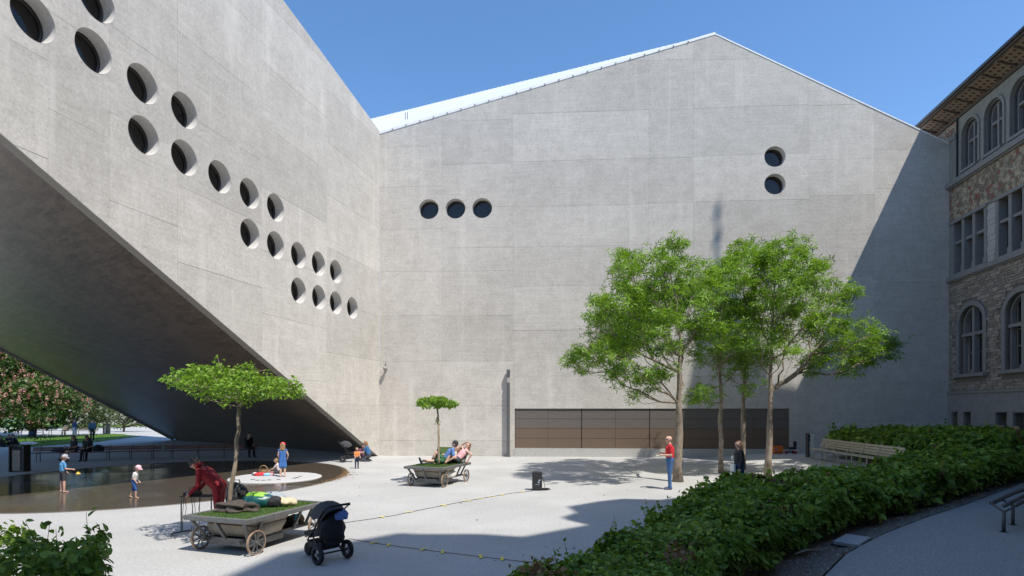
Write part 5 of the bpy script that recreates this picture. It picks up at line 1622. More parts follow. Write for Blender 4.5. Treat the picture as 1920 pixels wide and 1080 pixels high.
# post with switch box at the left end of the pale bench
po = thing('service_post', 'narrow white and dark post with two black sockets at the bench end', 'post', (14.28, 27.95, ground_h(14.28, 27.95)))
MB().rbox((-.07, 0, .58), (.07, .26, 1.16), .008).build('panel', mat('post_dark', (.05, .05, .05), .5), po)
MB().rbox((.10, .02, .56), (.22, .22, 1.12), .008).build('body', mat('post_white', (.80, .79, .76), .6), po)
for z in (1.02, .84): MB().lathe([(0, 0), (.05, 0), (.05, .05), (0, .05)], 12, (-.07, -.135, z), Matrix.Rotation(R(90), 4, 'X')).build('socket', 'gate_back', po)
# orange case and folded scooter by the gate
oc = thing('orange_case', 'orange plastic case on the ground beside the metal gate', 'case', (13.86, 30.4, ground_h(13.86, 30.4)))
MB().rbox((0, 0, .20), (.50, .32, .38), .03).build('shell', mat('orange_plastic', (.75, .17, .03), .5), oc)
MB().rbox((0, 0, .395), (.50, .33, .05), .015).build('lid', 'orange_plastic', oc)
MB().tube([(-.1, 0, .42), (-.09, 0, .47), (.09, 0, .47), (.1, 0, .42)], .015, 6).build('handle', 'pram_black', oc, True)
MB().box((-.11, -.163, .22), (.14, .01, .10)).build('sticker', mat('purple_print', (.30, .22, .40), .6), oc)
MB().box((0, -.163, .07), (.44, .01, .05)).build('band', mat('brown_red', (.35, .05, .03), .6), oc)
sc = thing('kick_scooter', 'black child ride on with red wheels and grey handlebar near the gate', 'scooter', (14.5, 30.2, ground_h(14.5, 30.2)))
for x, y in ((-.26, 0), (.16, -.12), (.16, .12)):
    MB().lathe([(0, -.03), (.07, -.03), (.085, 0), (.07, .03), (0, .03)], 16, (x, y, .085), Matrix.Rotation(R(90), 4, 'X')).build('wheel', mat('red_plastic', (.42, .03, .03), .5), sc, True)
m = MB(); m.bar((-.26, 0, .10), (.16, 0, .12), .10, .06); m.bar((.16, -.15, .10), (.16, .15, .10), .03); m.build('frame', 'pram_black', sc)
MB().rbox((.03, 0, .30), (.36, .20, .12), .04).build('seat', 'pram_black', sc, True)
MB().rbox((.20, 0, .46), (.08, .24, .40), .03).build('backrest', 'pram_black', sc, True)
m = MB(); m.tube([(-.05, 0, .15), (.05, 0, .62), (.06, 0, .74)], .016, 8); m.tube([(.0, -.17, .70), (.06, 0, .74), (.10, .18, .73)], .014, 8); m.build('handlebar', mat('grey_plastic', (.40, .40, .41), .5), sc, True)

# ---- curved slat bench on the path at the right edge
cb = thing('curved_bench', 'dark curved tube bench on Y shaped legs along the right path', 'bench', G(1882, 998, ground_h(9.6, 11.3)))
oC = Vector(cb.location)
arc = [Vector(((x - CX) / F * D, D, 0)) for x, D in ((1862, 11.35), (1880, 11.9), (1905, 12.75), (1935, 13.6), (1975, 14.4), (2030, 15.0))]
def off(i):
    d = (arc[min(i + 1, 5)] - arc[max(i - 1, 0)]).normalized(); return Vector((d.y, -d.x, 0))
zs = .50
for k, (o_, z_, r_) in enumerate(((-.02, zs + .015, .045), (.17, zs - .015, .04), (.34, zs + .02, .045))):
    m = MB(); m.tube([arc[i] + off(i) * o_ + Vector((0, 0, ground_h(*arc[i].xy) + z_)) - oC for i in range(6)], r_, 10); m.build('seat_rail', mat('bench_tube', (.11, .10, .095), .45, .2), cb, True)
for i in (0, 1, 3, 4):
    g = ground_h(*arc[i].xy); c = arc[i] + off(i) * .16
    if i == 0: c = Vector((oC.x, oC.y, 0)); 
    z0 = Vector((0, 0, g)) 
    m = MB(); m.tube([c + z0 - oC, c + z0 + Vector((0, 0, zs - .10)) - oC], .032, 10); m.build('leg', 'bench_tube', cb, True)
    for o_ in (-.02, .34):
        m = MB(); m.tube([c + z0 + Vector((0, 0, zs - .11)) - oC, arc[i] + off(i) * o_ + z0 + Vector((0, 0, zs)) - oC], .022, 8); m.build('arm', 'bench_tube', cb, True)
    m = MB(); m.lathe([(0, .008), (.075, .008), (.075, .0)], 14, c + z0 - oC); m.build('foot_plate', 'bench_tube', cb)

# ---- folding chairs on the terrace
def chair(label, loc, rz):
    t = thing('folding_chair', label, 'chair', loc, rz, 'folding chairs on the terrace')
    for i in range(4): MB().box((0, -.16 + .1 * i, .45), (.42, .085, .02)).build('seat_slat', 'chair_wood', t)
    for i in range(2): MB().box((0, .235, .66 + .13 * i), (.40, .018, .10)).build('back_slat', 'chair_wood', t)
    for x in (-.2, .2):
        m = MB(); m.bar((x, -.22, 0), (x, .20, .50), .02); m.bar((x, .22, 0), (x, -.12, .44), .02); m.bar((x, .2, .46), (x, .26, .88), .02); m.build('leg', 'chair_metal', t)
    return t
mat('chair_wood', (.42, .27, .15), .6, 0, .15, 20); mat('chair_metal', (.5, .5, .5), .35, .7)
for i, (px, D, a, lb) in enumerate(((1888, 25.2, 80, 'wooden folding chair on the terrace, first from the concrete wall'), (1912, 24.2, 95, 'wooden folding chair on the terrace, at the picture edge'))):
    c = P(px, HY, D); chair(lb, (c.x, D, 1.1), R(a))
# ---- lamps on the rear wall
def onB(x, y, d): 
    u, v = on_wall(UB, x, y); return CO + UB * u + UP * v + NB * d
lp = thing('lamp_post', 'tall slim grey lamp post standing just off the concrete wall', 'lamp post', (onB(953.5, 850, .17).x, onB(953.5, 850, .17).y, 0))
h = onB(953, 686, .3).z
MB().rbox((0, 0, (h - .95) / 2), (.17, .17, h - .95), .01).build('post', mat('post_grey', (.13, .13, .135), .5, .3), lp)
MB().rbox((0, 0, h - .78), (.13, .13, .33), .01).build('neck', mat('post_glass', (.40, .40, .39), .3), lp)
MB().rbox((0, 0, h - .42), (.19, .19, .40), .02).build('head', 'post_grey', lp)
MB().lathe([(.07, h - .62), (.10, h - .56)], 12).build('collar', 'post_grey', lp)
MB().box((0, 0, .01), (.26, .26, .02)).build('base', 'post_grey', lp)
sp_ = thing('wall_spotlight', 'small round spotlight fixed to the wall near the inner corner', 'wall lamp', onB(724, 692, .0))
MB().rbox((0, 0, 0) + NB * .04 if False else NB * .04, (.12, .08, .16), .01).build('bracket', 'post_grey', sp_)
m = MB(); m.capsule(NB * .16 + UP * -.03, NB * .25 + UP * .03, .095, .115); m.build('head', mat('lamp_shell', (.34, .33, .31), .45), sp_, True)
m = MB(); m.bar(NB * .05, NB * .18, .04); m.build('arm', 'post_grey', sp_)
m = MB(); m.bar(NB * .06 + UP * .05, NB * .06 + UP * .42, .025); m.build('stalk', 'post_grey', sp_)
# ---- toys on the stone disc
def isl_at(px, py): return G(px, py, .046)
bk = thing('basket', 'round wicker basket with arched handle on the stone disc', 'basket', isl_at(494, 889))
MB().lathe([(0, .0), (.13, .0), (.17, .16), (.155, .16), (.12, .02), (0, .02)], 18).build('bowl', mat('wicker', (.38, .22, .10), .8, 0, .35, 45, .5), bk)
MB().tube([Vector((.16 * math.cos(a), 0, .15 + .20 * math.sin(a))) for a in [math.pi * i / 10 for i in range(11)]], .016, 6).build('handle', 'wicker', bk, True)
lump('red_towel', 'crumpled red cloth beside the wicker basket on the stone disc', 'cloth', isl_at(487, 892), (.17, .12, .08), mat('red_cloth', (.70, .03, .04), .7), 61, amp=.25)
lump('blue_towel', 'small pale blue cloth in front of the wicker basket', 'cloth', isl_at(500, 892), (.12, .09, .07), mat('sky_cloth', (.25, .55, .75), .7), 62, amp=.25)
lump('pink_towel', 'pink cloth by the feet of the sitting child on the disc', 'cloth', isl_at(507, 891), (.13, .09, .05), mat('pink_cloth', (.80, .30, .38), .7), 63, amp=.25)
sh_ = thing('shoe', 'white and black shoe left on the stone disc beside the red cloth', 'shoe', isl_at(478, 891.5))
MB().rbox((0, 0, .03), (.22, .1, .05), .02).build('sole', 'pram_black', sh_); MB().ball((.0, 0, .075), (.10, .05, .05)).build('upper', 'white_cloth', sh_, True)
# ---- bicycle on the lawn
bi = thing('bicycle', 'dark bicycle parked on the park lawn below the chestnut', 'bicycle', G(71, 831), R(10))
for x in (-.52, .52):
    m = MB(); M = Matrix.Rotation(R(90), 4, 'X')
    ringp = [Vector((x + .33 * math.cos(a), 0, .34 + .33 * math.sin(a))) for a in [2 * math.pi * i / 28 for i in range(29)]]
    m.tube(ringp, .022, 6, False); w = m.build('wheel', 'tyre_rubber', bi, True)
    sp = MB()
    for i in range(10): sp.tube([(x, 0, .34), (x + .32 * math.cos(i * .628), 0, .34 + .32 * math.sin(i * .628))], .004, 3, False)
    sp.build('spokes', 'pram_grey', w)
m = MB()
for a, b in (((-.52, 0, .34), (-.16, 0, .84)), ((-.52, 0, .34), (-.06, 0, .30)), ((-.06, 0, .30), (-.18, 0, .92)), ((-.06, 0, .30), (.38, 0, .80)), ((-.16, 0, .80), (.36, 0, .86)), ((.34, 0, .94), (.52, 0, .34))): m.tube([a, b], .02, 6)
m.build('frame', 'pram_frame', bi, True)
MB().rbox((-.19, 0, .95), (.26, .14, .06), .02).build('saddle', 'pram_black', bi)
MB().tube([(.30, -.27, 1.0), (.33, -.1, .99), (.34, 0, .95), (.33, .1, .99), (.30, .27, 1.0)], .014, 6).build('handlebar', 'pram_frame', bi, True)
lump('saddle_bag', 'dark blue bag strapped behind the saddle of the parked bicycle', 'bag', Vector(bi.location) + Vector((-.42, -.08, .62)), (.20, .1, .18), mat('navy_cloth', (.02, .04, .09), .8), 71)
# ================================================================== people
SKIN = {'fair': (.62, .38, .28), 'tan': (.48, .28, .19)}
def pm(c, rough=.8): return mat('cloth_%03d_%03d_%03d' % tuple(int(x * 999) for x in c), c, rough, 0, .2, 14, .22)
mat('skin_fair', SKIN['fair'], .5, 0, .06, 20); mat('skin_tan', SKIN['tan'], .5, 0, .06, 20)
mat('eye_dark', (.02, .015, .012), .2); mat('lip_red', (.42, .16, .14), .5)
def V3(*a): return Vector(a)
class Body:
    "joints of a figure 1.75 m tall, x to its right, y ahead, z up"
    def __init__(s, head=1.0, broad=1.0):
        s.h = head; s.b = broad
        s.pel = V3(0, 0, .96); s.spine = V3(0, .0, 1.14); s.chest = V3(0, .005, 1.31); s.neck = V3(0, -.005, 1.47); s.headc = V3(0, .025, 1.47 + .165 * head)
        s.sh = {1: V3(.185 * broad, -.005, 1.415), -1: V3(-.185 * broad, -.005, 1.415)}
        s.hip = {1: V3(.088 * broad, 0, .92), -1: V3(-.088 * broad, 0, .92)}
        s.el = {}; s.wr = {}; s.hd = {}; s.kn = {}; s.an = {}; s.toe = {}
        s.face = V3(0, 1, 0); s.up = V3(0, 0, 1)
        for k in (1, -1):
            s.arm(k, V3(.16 * k, .0, -1), V3(.06 * k, .14, -1)); s.leg(k, V3(.02 * k, .02, -1), V3(.0, -.02, -1))
    def arm(s, k, d1, d2, hd=None):
        s.el[k] = s.sh[k] + d1.normalized() * .285; s.wr[k] = s.el[k] + d2.normalized() * .245; s.hd[k] = (hd or d2).normalized()
    def leg(s, k, d1, d2, toe=None):
        s.kn[k] = s.hip[k] + d1.normalized() * .425; s.an[k] = s.kn[k] + d2.normalized() * .415; s.toe[k] = (toe or V3(.12 * k, 1, -.12)).normalized()
    def lean(s, ang, side=0.0, head=None, parts=None):
        "turn the upper body about the hips: positive bends forwards"
        M = Matrix.Rotation(-ang, 3, 'X') @ Matrix.Rotation(side, 3, 'Y')
        o = s.pel
        f = lambda v: o + M @ (v - o)
        s.spine, s.chest, s.neck, s.headc = f(s.spine), f(s.chest), f(s.neck), f(s.headc)
        for k in (1, -1): s.sh[k] = f(s.sh[k])
        s.face = M @ s.face; s.up = M @ s.up
    def look(s, yaw=0, pitch=0):
        M = Matrix.Rotation(yaw, 3, 'Z') @ Matrix.Rotation(pitch, 3, 'X')
        s.face = M @ s.face; s.up = M @ s.up
        d = s.headc - s.neck
        s.headc = s.neck + (Matrix.Rotation(pitch * .6, 3, 'X') @ d)
def person(name_label, loc, rz, H, B, top=(.5, .5, .5), sleeve='short', low=(.1, .1, .2), legs='long', shoe=(.05, .05, .05), skin='fair', hair=(.08, .05, .03), hstyle='short', dress=False,
           fat=1.0, hat=None, glasses=False, group=None, vox=.0125, fingers=True, strap=None):
    k = H / 1.75
    prims = []                                             # (kind, data..., tag)
    def cap(a, b, ra, rb, tg): prims.append((Vector(a), Vector(b), ra, rb, tg))
    T, L, S, HR, SH = 'top', 'low', 'skin', 'hair', 'shoe'
    b = B; w = fat
    # torso
    right = (b.sh[1] - b.sh[-1]).normalized()
    fwd = right.cross((b.neck - b.pel).normalized()) * -1
    lo_t = T if dress else L
    for s in (-1, 1):
        cap(b.pel + right * (.065 * s * b.b), b.pel + right * (.07 * s * b.b) + (b.spine - b.pel) * .3, .115 * w, .110 * w, lo_t)
        cap(b.pel.lerp(b.spine, .35) + right * (.06 * s), b.chest + right * (.062 * s), .108 * w, .120 * w, T)
        cap(b.chest + right * (.075 * s), b.chest.lerp(b.neck, .45) + right * (.085 * s), .112 * w, .082, T)
        cap(b.neck.lerp(b.chest, .25) + right * (.03 * s), b.sh[s], .062, .066, T)
    cap(b.neck.lerp(b.chest, .1), b.headc - b.up * (.06 * b.h), .055, .052, S)
    # head
    hc, up, fc = b.headc, b.up.normalized(), b.face.normalized(); h = b.h
    side = fc.cross(up).normalized()
    cap(hc + up * .025 * h - fc * .022 * h, hc + up * .03 * h + fc * .020 * h, .088 * h, .084 * h, S)
    cap(hc - up * .03 * h + fc * .03 * h, hc - up * .075 * h + fc * .052 * h, .062 * h, .038 * h, S)
    cap(hc + fc * .098 * h + up * .005 * h, hc + fc * .112 * h - up * .022 * h, .010 * h, .016 * h, S)
    for s in (-1, 1): cap(hc + side * (.083 * s * h) - up * .0 * h, hc + side * (.088 * s * h) - up * .03 * h - fc * .004, .017 * h, .012 * h, S)
    if hstyle != 'bald':
        cap(hc + up * .052 * h - fc * .03 * h, hc + up * .060 * h + fc * .025 * h, .085 * h, .068 * h, HR)
        cap(hc + up * .02 * h - fc * .05 * h, hc - up * .035 * h - fc * .052 * h, .078 * h, .062 * h, HR)
        for s in (-1, 1): cap(hc + side * (.055 * s * h) + up * .05 * h - fc * .01 * h, hc + side * (.072 * s * h) - up * .02 * h - fc * .03 * h, .045 * h, .026 * h, HR)
    if hstyle == 'long':
        for s in (-1, 0, 1):
            cap(hc - fc * .055 * h + side * (.055 * s * h), hc - up * .20 * h - fc * (.075 if s == 0 else .05) * h + side * (.075 * s * h), .055 * h, .040 * h, HR)
    if hstyle == 'bun': cap(hc - fc * .12 * h + up * .05 * h, hc - fc * .13 * h + up * .05 * h, .04 * h, .04 * h, HR)
    # arms
    for s in (-1, 1):
        e, wv = b.el[s], b.wr[s]
        st = T if sleeve != 'none' else S
        if sleeve == 'short':
            cap(b.sh[s], b.sh[s].lerp(e, .62), .064, .060, T); cap(b.sh[s].lerp(e, .5), e, .044, .040, S)
        else: cap(b.sh[s], e, .062 if st == T else .05, .05 if st == T else .041, st)
        ft = T if sleeve == 'long' else S
        cap(e, wv, .049 if ft == T else .041, .040 if ft == T else .028, ft)
        cap(wv, wv + b.hd[s] * .075, .026, .036, S)
    # legs
    for s in (-1, 1):
        kn, an = b.kn[s], b.an[s]
        hl = b.hip[s]
        lt = {'long': L, 'short': L, 'bare': S, 'knee': L}[legs]
        r0 = .088 * w
        if legs == 'short' or legs == 'knee':
            q = .72 if legs == 'short' else 1.0
            cap(hl, hl.lerp(kn, q), r0 * 1.06, .075, L)
            if legs == 'knee': cap(kn, kn.lerp(an, .12), .072, .070, L)
            cap(hl.lerp(kn, .6), kn, .058, .052, S)
            cap(kn, kn.lerp(an, .35), .052, .056, S); cap(kn.lerp(an, .35), an, .056, .036, S)
        elif legs == 'bare':
            cap(hl, kn, .082 * w, .053, S); cap(kn, kn.lerp(an, .35), .052, .056, S); cap(kn.lerp(an, .35), an, .056, .036, S)
            cap(hl, hl.lerp(kn, .22), .093 * w, .090 * w, L if not dress else T)
        else:
            cap(hl, kn, r0 * 1.03, .068, L); cap(kn, an, .067, .056, L)
        ft = S if shoe is None else SH
        rr = .036 if shoe is None else .046
        heel = an + V3(0, 0, -.035) - b.toe[s] * .03
        cap(heel, an + b.toe[s] * .10 + V3(0, 0, -.035), rr, rr * .82, ft)
        cap(an + b.toe[s] * .10 + V3(0, 0, -.035), an + b.toe[s] * .16 + V3(0, 0, -.042), rr * .85, rr * .72, ft)
    if dress:
        # skirt: hips to above the knees
        c0 = b.pel; km = (b.kn[1] + b.kn[-1]) / 2
        for s in (-1, 1):
            cap(b.hip[s], b.hip[s].lerp(b.kn[s], .82), .10, .115, T)
        cap(c0, c0.lerp(km, .78), .10, .12, T)
    mb = MB()
    for a, c, ra, rb, tg in prims: mb.capsule(a * k, c * k, ra * k, rb * k, 12, 8)
    tmp = new_mesh('tmp', mb.V, mb.F)
    ob = bpy.data.objects.new('tmp', tmp); COL.objects.link(ob)
    md = ob.modifiers.new('r', 'REMESH'); md.mode = 'VOXEL'; md.voxel_size = vox * max(k, .55)
    sm = ob.modifiers.new('s', 'SMOOTH'); sm.factor = .5; sm.iterations = 2
    dg = bpy.context.evaluated_depsgraph_get(); dg.update()
    me = bpy.data.meshes.new_from_object(ob.evaluated_get(dg))
    bpy.data.objects.remove(ob); bpy.data.meshes.remove(tmp)
    nf = len(me.polygons)
    cen = np.zeros(nf * 3); me.polygons.foreach_get('center', cen); cen = cen.reshape(-1, 3) / k
    best = np.full(nf, 1e9); tagi = np.zeros(nf, int)
    tags = [T, L, S, HR, SH, 'eye', 'lip']
    for a, c, ra, rb, tg in prims:
        a_ = np.array(a); d = np.array(c) - a_; dd = d @ d + 1e-12
        t_ = np.clip((cen - a_) @ d / dd, 0, 1)
        dist = np.linalg.norm(cen - a_ - t_[:, None] * d, axis=1) - (ra + (rb - ra) * t_)
        if tg in (T, L): dist = dist - .004
        m_ = dist < best; best = np.where(m_, dist, best); tagi = np.where(m_, tags.index(tg), tagi)
    # eyes, mouth and fingers joined to the same mesh
    ex = MB(); mi = []
    def addm(f, idx):
        n0 = len(ex.F); f(); mi.extend([idx] * (len(ex.F) - n0))
    for s in (-1, 1): addm(lambda: ex.ball((hc + fc * .092 * h + side * (.034 * s * h) + up * .012 * h) * k, .013 * h * k, 8, 6), 5)
    addm(lambda: ex.capsule((hc + fc * .094 * h - up * .052 * h - side * .02 * h) * k, (hc + fc * .094 * h - up * .052 * h + side * .02 * h) * k, .007 * h * k, .007 * h * k, 6, 4), 6)
    for s in (-1, 1):
        d = b.hd[s]; q = d.cross(V3(0, 0, 1))
        q = q.normalized() if q.length > .2 else V3(1, 0, 0)
        if abs(d.z) > .8: q = V3(0, 1, 0) - d * d.y; q.normalize()
        pn = d.cross(q).normalized()
        if pn.dot(V3(-s, .2, -.3)) < 0: pn = -pn
        palm = b.wr[s] + d * .085
        for i in range(4):
            L_ = (.062, .072, .068, .052)[i]
            o = palm + q * (.027 - .018 * i)
            p1 = o + d * L_ * .5 + pn * .006; p2 = p1 + d * L_ * .42 + pn * L_ * .35
            addm(lambda: ex.tube([o * k - d * .02 * k, p1 * k, p2 * k], [.0095 * k, .009 * k, .0065 * k], 6), 2)
        o = b.wr[s] + d * .03 + q * .025
        addm(lambda: ex.tube([o * k, (o + q * .028 + d * .028 + pn * .008) * k, (o + q * .03 + d * .06 + pn * .02) * k], [.011 * k, .0105 * k, .007 * k], 6), 2)
    nv = len(me.vertices)
    co = np.zeros(nv * 3); me.vertices.foreach_get('co', co)
    Vall = [tuple(v) for v in co.reshape(-1, 3)] + [tuple(v) for v in ex.V]
    Fall = [tuple(p.vertices) for p in me.polygons] + [tuple(i + nv for i in f) for f in ex.F]
    ms = [pm(top), pm(low), MATS['skin_' + skin], pm(hair, .6), pm(shoe if shoe else (.1, .1, .1)), MATS['eye_dark'], MATS['lip_red']]
    body = new_mesh('body', Vall, Fall, ms, True, list(tagi) + mi)
    bpy.data.meshes.remove(me)
    t = thing('person', name_label, 'person', loc, rz, group)
    link('body', body, t)
    Mh = Matrix((side, fc, up)).transposed()
    if hat:
        kind, col, brim = hat
        m = MB(); r_ = .104 * h * k
        m.lathe([(r_ * 1.03, -.005 * k), (r_ * 1.0, .03 * k * h), (r_ * .86, .07 * k * h), (r_ * .5, .098 * k * h), (0, .105 * k * h)], 18, (hc + up * .035 * h - fc * .006) * k, Mh.to_4x4())
        ho = m.build('hat', pm(col), t, True)
        if brim:
            m = MB(); V = []
            n_ = 9
            for i in range(n_):
                a = R(-62) + R(124) * i / (n_ - 1)
                d_ = fc * math.cos(a) + side * math.sin(a)
                base = hc + up * .035 * h - fc * .006
                V += [(base + d_ * .10 * h) * k, (base + d_ * (.10 + .075 * math.cos(a) ** .5) * h - up * .015 * h) * k]
            V += [v + up * .006 * k for v in V]
            Fs = [(2 * i, 2 * i + 1, 2 * i + 3, 2 * i + 2) for i in range(n_ - 1)] + [(2 * n_ + 2 * i, 2 * n_ + 2 * i + 2, 2 * n_ + 2 * i + 3, 2 * n_ + 2 * i + 1) for i in range(n_ - 1)] + [(2 * i + 1, 2 * n_ + 2 * i + 1, 2 * n_ + 2 * i + 3, 2 * i + 3) for i in range(n_ - 1)]
            m.add(V, Fs); m.build('peak', pm(brim if isinstance(brim, tuple) else col), ho, True)
    if glasses:
        m = MB()
        for s in (-1, 1):
            m.ball((hc + fc * .096 * h + side * (.034 * s * h) + up * .012 * h) * k, (.026 * h * k, .010 * h * k, .018 * h * k), 10, 6, Mh.to_4x4())
            m.bar((hc + fc * .09 * h + side * (.062 * s * h) + up * .014 * h) * k, (hc - fc * .0 * h + side * (.090 * s * h) + up * .014 * h) * k, .006 * k)
        m.build('sunglasses', 'eye_dark', t, True)
    return t
def ground_loc(px, py, z=0.0): return G(px, py, z)
LEFT, RIGHT_, AWAY, NEAR = R(90), R(-90), 0.0, R(180)      # headings
# --- standing in the red T-shirt
b = Body(); b.arm(-1, V3(-.12, -.05, -1), V3(.05, 1, .02)); b.arm(1, V3(.12, -.10, -1), V3(-.10, 1, .12)); b.leg(1, V3(.03, .0, -1), V3(0, -.03, -1)); b.leg(-1, V3(-.03, .03, -1), V3(0, -.02, -1)); b.look(0, R(-6))
ta = person('bald person in red T-shirt and jeans standing beside the thick trunk', ground_loc(1256, 917.5), LEFT - R(10), 1.77, b, top=(.62, .02, .025), low=(.06, .135, .30), shoe=(.09, .10, .16), hstyle='bald', glasses=True, fat=1.2)
ph = thing('phone', 'pale small device held by the person in the red T-shirt', 'phone', ta.matrix_basis @ Vector((.0, .40, 1.12)), ta.rotation_euler.z)
MB().rbox((0, 0, 0), (.15, .08, .012), .004).build('body', 'white_cloth', ph)
# --- woman in black by the pale trunk
b = Body(); b.arm(-1, V3(-.12, .0, -1), V3(.02, .25, -1)); b.arm(1, V3(.1, .02, -1), V3(-.05, .4, -1)); b.look(R(12), R(-4)); b.leg(1, V3(.0, .2, -1), V3(0, -.1, -1)); b.leg(-1, V3(.0, -.2, -1), V3(0, -.3, -1))
wb = person('person with long brown hair and black jacket walking past the slim trunks', Vector((7.0, 17.9, ground_h(7.0, 17.9))), LEFT, 1.68, b, top=(.022, .02, .02), sleeve='long', low=(.03, .05, .11), hair=(.10, .05, .025), hstyle='long', shoe=(.05, .04, .035), fat=1.2)
tote = thing('tote_bag', 'white cloth bag carried at the side of the black jacketed person', 'bag', wb.matrix_basis @ Vector((.0, .20, .62)), LEFT)
MB().rbox((0, 0, .18), (.30, .07, .38), .02).build('pouch', 'white_cloth', tote, True)
MB().tube([(-.08, 0, .36), (-.07, 0, .62), (.07, 0, .62), (.08, 0, .36)], .01, 6).build('handles', 'white_cloth', tote, True)
# --- bending over the audio gear
b = Body(); b.lean(R(44)); b.arm(1, V3(-.1, .15, -1), V3(-.05, .60, -.75)); b.arm(-1, V3(.05, .1, -1), V3(.05, .65, -.70)); b.look(0, R(4)); b.leg(1, V3(.05, .05, -1), V3(.02, -.06, -1)); b.leg(-1, V3(-.05, -.04, -1), V3(-.02, -.06, -1))
rm = person('person in dark red hooded suit bending over the audio gear', Vector((-6.36, 12.62, 0)), LEFT + R(4), 1.84, b, top=(.24, .008, .014), sleeve='long', low=(.24, .008, .014), hstyle='bald', fat=1.14, skin='tan', shoe=(.04, .04, .04))
hc = b.headc * (1.84 / 1.75); fcv, upv = b.face.normalized(), b.up.normalized(); sdv = fcv.cross(upv)
Mh = Matrix((sdv, fcv, upv)).transposed().to_4x4()
MB().lathe([(.112, -.03), (.114, .03), (.098, .075), (.06, .105), (0, .115)], 20, hc + upv * .02 - fcv * .008, Mh).build('cap', 'black_cloth', rm, True)
MB().tube([hc - fcv * .10 - upv * .10 + sdv * s * .12 + fcv * (.09 * abs(s)) for s in (-1, -.5, 0, .5, 1)], .05, 8).build('hood', pm((.24, .008, .014)), rm, True)
# --- children at the pool
b = Body(1.28, 1.0); b.arm(1, V3(.2, .15, -1), V3(.1, 1, -.15)); b.arm(-1, V3(-.15, .1, -1), V3(.1, .7, -.7)); b.leg(1, V3(.12, .02, -1), V3(.05, -.02, -1)); b.leg(-1, V3(-.12, -.02, -1), V3(-.08, -.02, -1)); b.look(R(-25), R(-18))
bl = person('child in light blue T-shirt, dark shorts and grey cap wading in the pool', ground_loc(118, 923), R(-35), 1.16, b, top=(.10, .33, .60), low=(.045, .045, .055), legs='short', shoe=None, hat=('cap', (.42, .42, .46), True), hair=(.18, .11, .06), fat=1.05)
ty = thing('toy', 'yellow toy boat held out by the child in light blue', 'toy', bl.matrix_basis @ Vector((.17, .36, .57)), R(-35))
m = MB(); m.ball((0, 0, 0), (.045, .07, .04)); m.build('hull', mat('toy_yellow', (.75, .55, .10), .5), ty, True); MB().rbox((0, -.01, .04), (.03, .05, .05), .01).build('cabin', 'toy_yellow', ty)
b = Body(1.42, 1.0); b.arm(1, V3(.12, .15, -1), V3(-.1, .55, -.8)); b.arm(-1, V3(-.1, .1, -1), V3(.2, .6, -.8)); b.lean(R(10)); b.leg(1, V3(.02, .28, -1), V3(0, .0, -1)); b.leg(-1, V3(-.02, -.22, -1), V3(0, -.42, -1), V3(-.1, 1, -.4)); b.look(0, R(-16))
person('toddler in white top, blue trousers and pink cap stepping through shallow water', ground_loc(252, 934), RIGHT_ + R(8), .93, b, top=(.74, .72, .70), low=(.03, .10, .30), legs='knee', shoe=None, hat=('cap', (.80, .50, .58), True), hair=(.30, .19, .10), fat=1.12)
b = Body(1.24, .95); b.arm(1, V3(.35, .1, -1), V3(-.25, .6, -.6)); b.arm(-1, V3(-.2, .05, -1), V3(.2, .5, -.8)); b.leg(1, V3(.05, .06, -1), V3(0, -.1, -1)); b.leg(-1, V3(-.04, -.02, -1), V3(0, -.04, -1)); b.look(0, R(-10))
person('girl in blue dress and red cap standing on the stone disc', ground_loc(530, 894, .046), R(12), 1.27, b, top=(.05, .16, .42), sleeve='none', low=(.05, .16, .42), legs='bare', dress=True, shoe=None, hat=('cap', (.75, .03, .06), False), hair=(.28, .17, .08), hstyle='long')
def sit_ground(b, hip_z=.13, kn=(.75, .55), spread=.12):
    dz = b.pel.z - hip_z
    for n_ in ('pel', 'spine', 'chest', 'neck', 'headc'): setattr(b, n_, getattr(b, n_) - V3(0, 0, dz))
    for k_ in (1, -1): b.sh[k_] = b.sh[k_] - V3(0, 0, dz); b.hip[k_] = b.hip[k_] - V3(0, 0, dz)
    return dz
b = Body(1.28, .95); sit_ground(b); b.lean(R(18)); b.leg(1, V3(.15, 1, .02), V3(.02, 1, -.05), V3(.1, .3, 1)); b.leg(-1, V3(-.15, 1, .05), V3(.1, 1, -.1), V3(0, .3, 1)); b.arm(1, V3(.1, .6, -.7), V3(0, .8, -.4)); b.arm(-1, V3(-.1, .6, -.7), V3(0, .8, -.4)); b.look(0, R(-10))
person('child sitting on the stone disc with bare legs stretched out', ground_loc(525, 888, .046), LEFT - R(8), 1.12, b, top=(.62, .52, .52), low=(.06, .05, .05), legs='short', shoe=None, hair=(.24, .15, .08))
# --- group at the foot of the bridge
b = Body(1.3, 1.0); b.leg(1, V3(.05, .02, -1), V3(0, -.02, -1)); b.leg(-1, V3(-.05, .02, -1), V3(0, -.02, -1)); b.arm(1, V3(.1, .3, -1), V3(0, .8, -.5)); b.arm(-1, V3(-.1, .3, -1), V3(0, .8, -.5))
person('toddler in orange top and navy trousers standing before the seated group', ground_loc(669, 878.5), R(-150), .90, b, top=(.80, .26, .07), low=(.012, .022, .06), hair=(.16, .09, .05), shoe=(.06, .05, .05), hstyle='short')
b = Body(1.0, .95); sit_ground(b, .30); b.lean(R(14)); b.leg(1, V3(.2, .9, -.42), V3(.1, -.9, -.10), V3(.1, -.9, -.3)); b.leg(-1, V3(-.2, .9, -.42), V3(-.1, -.9, -.10), V3(-.1, -.9, -.3)); b.arm(1, V3(.1, .5, -.9), V3(-.1, .9, -.1)); b.arm(-1, V3(-.1, .5, -.9), V3(.1, .9, -.1))
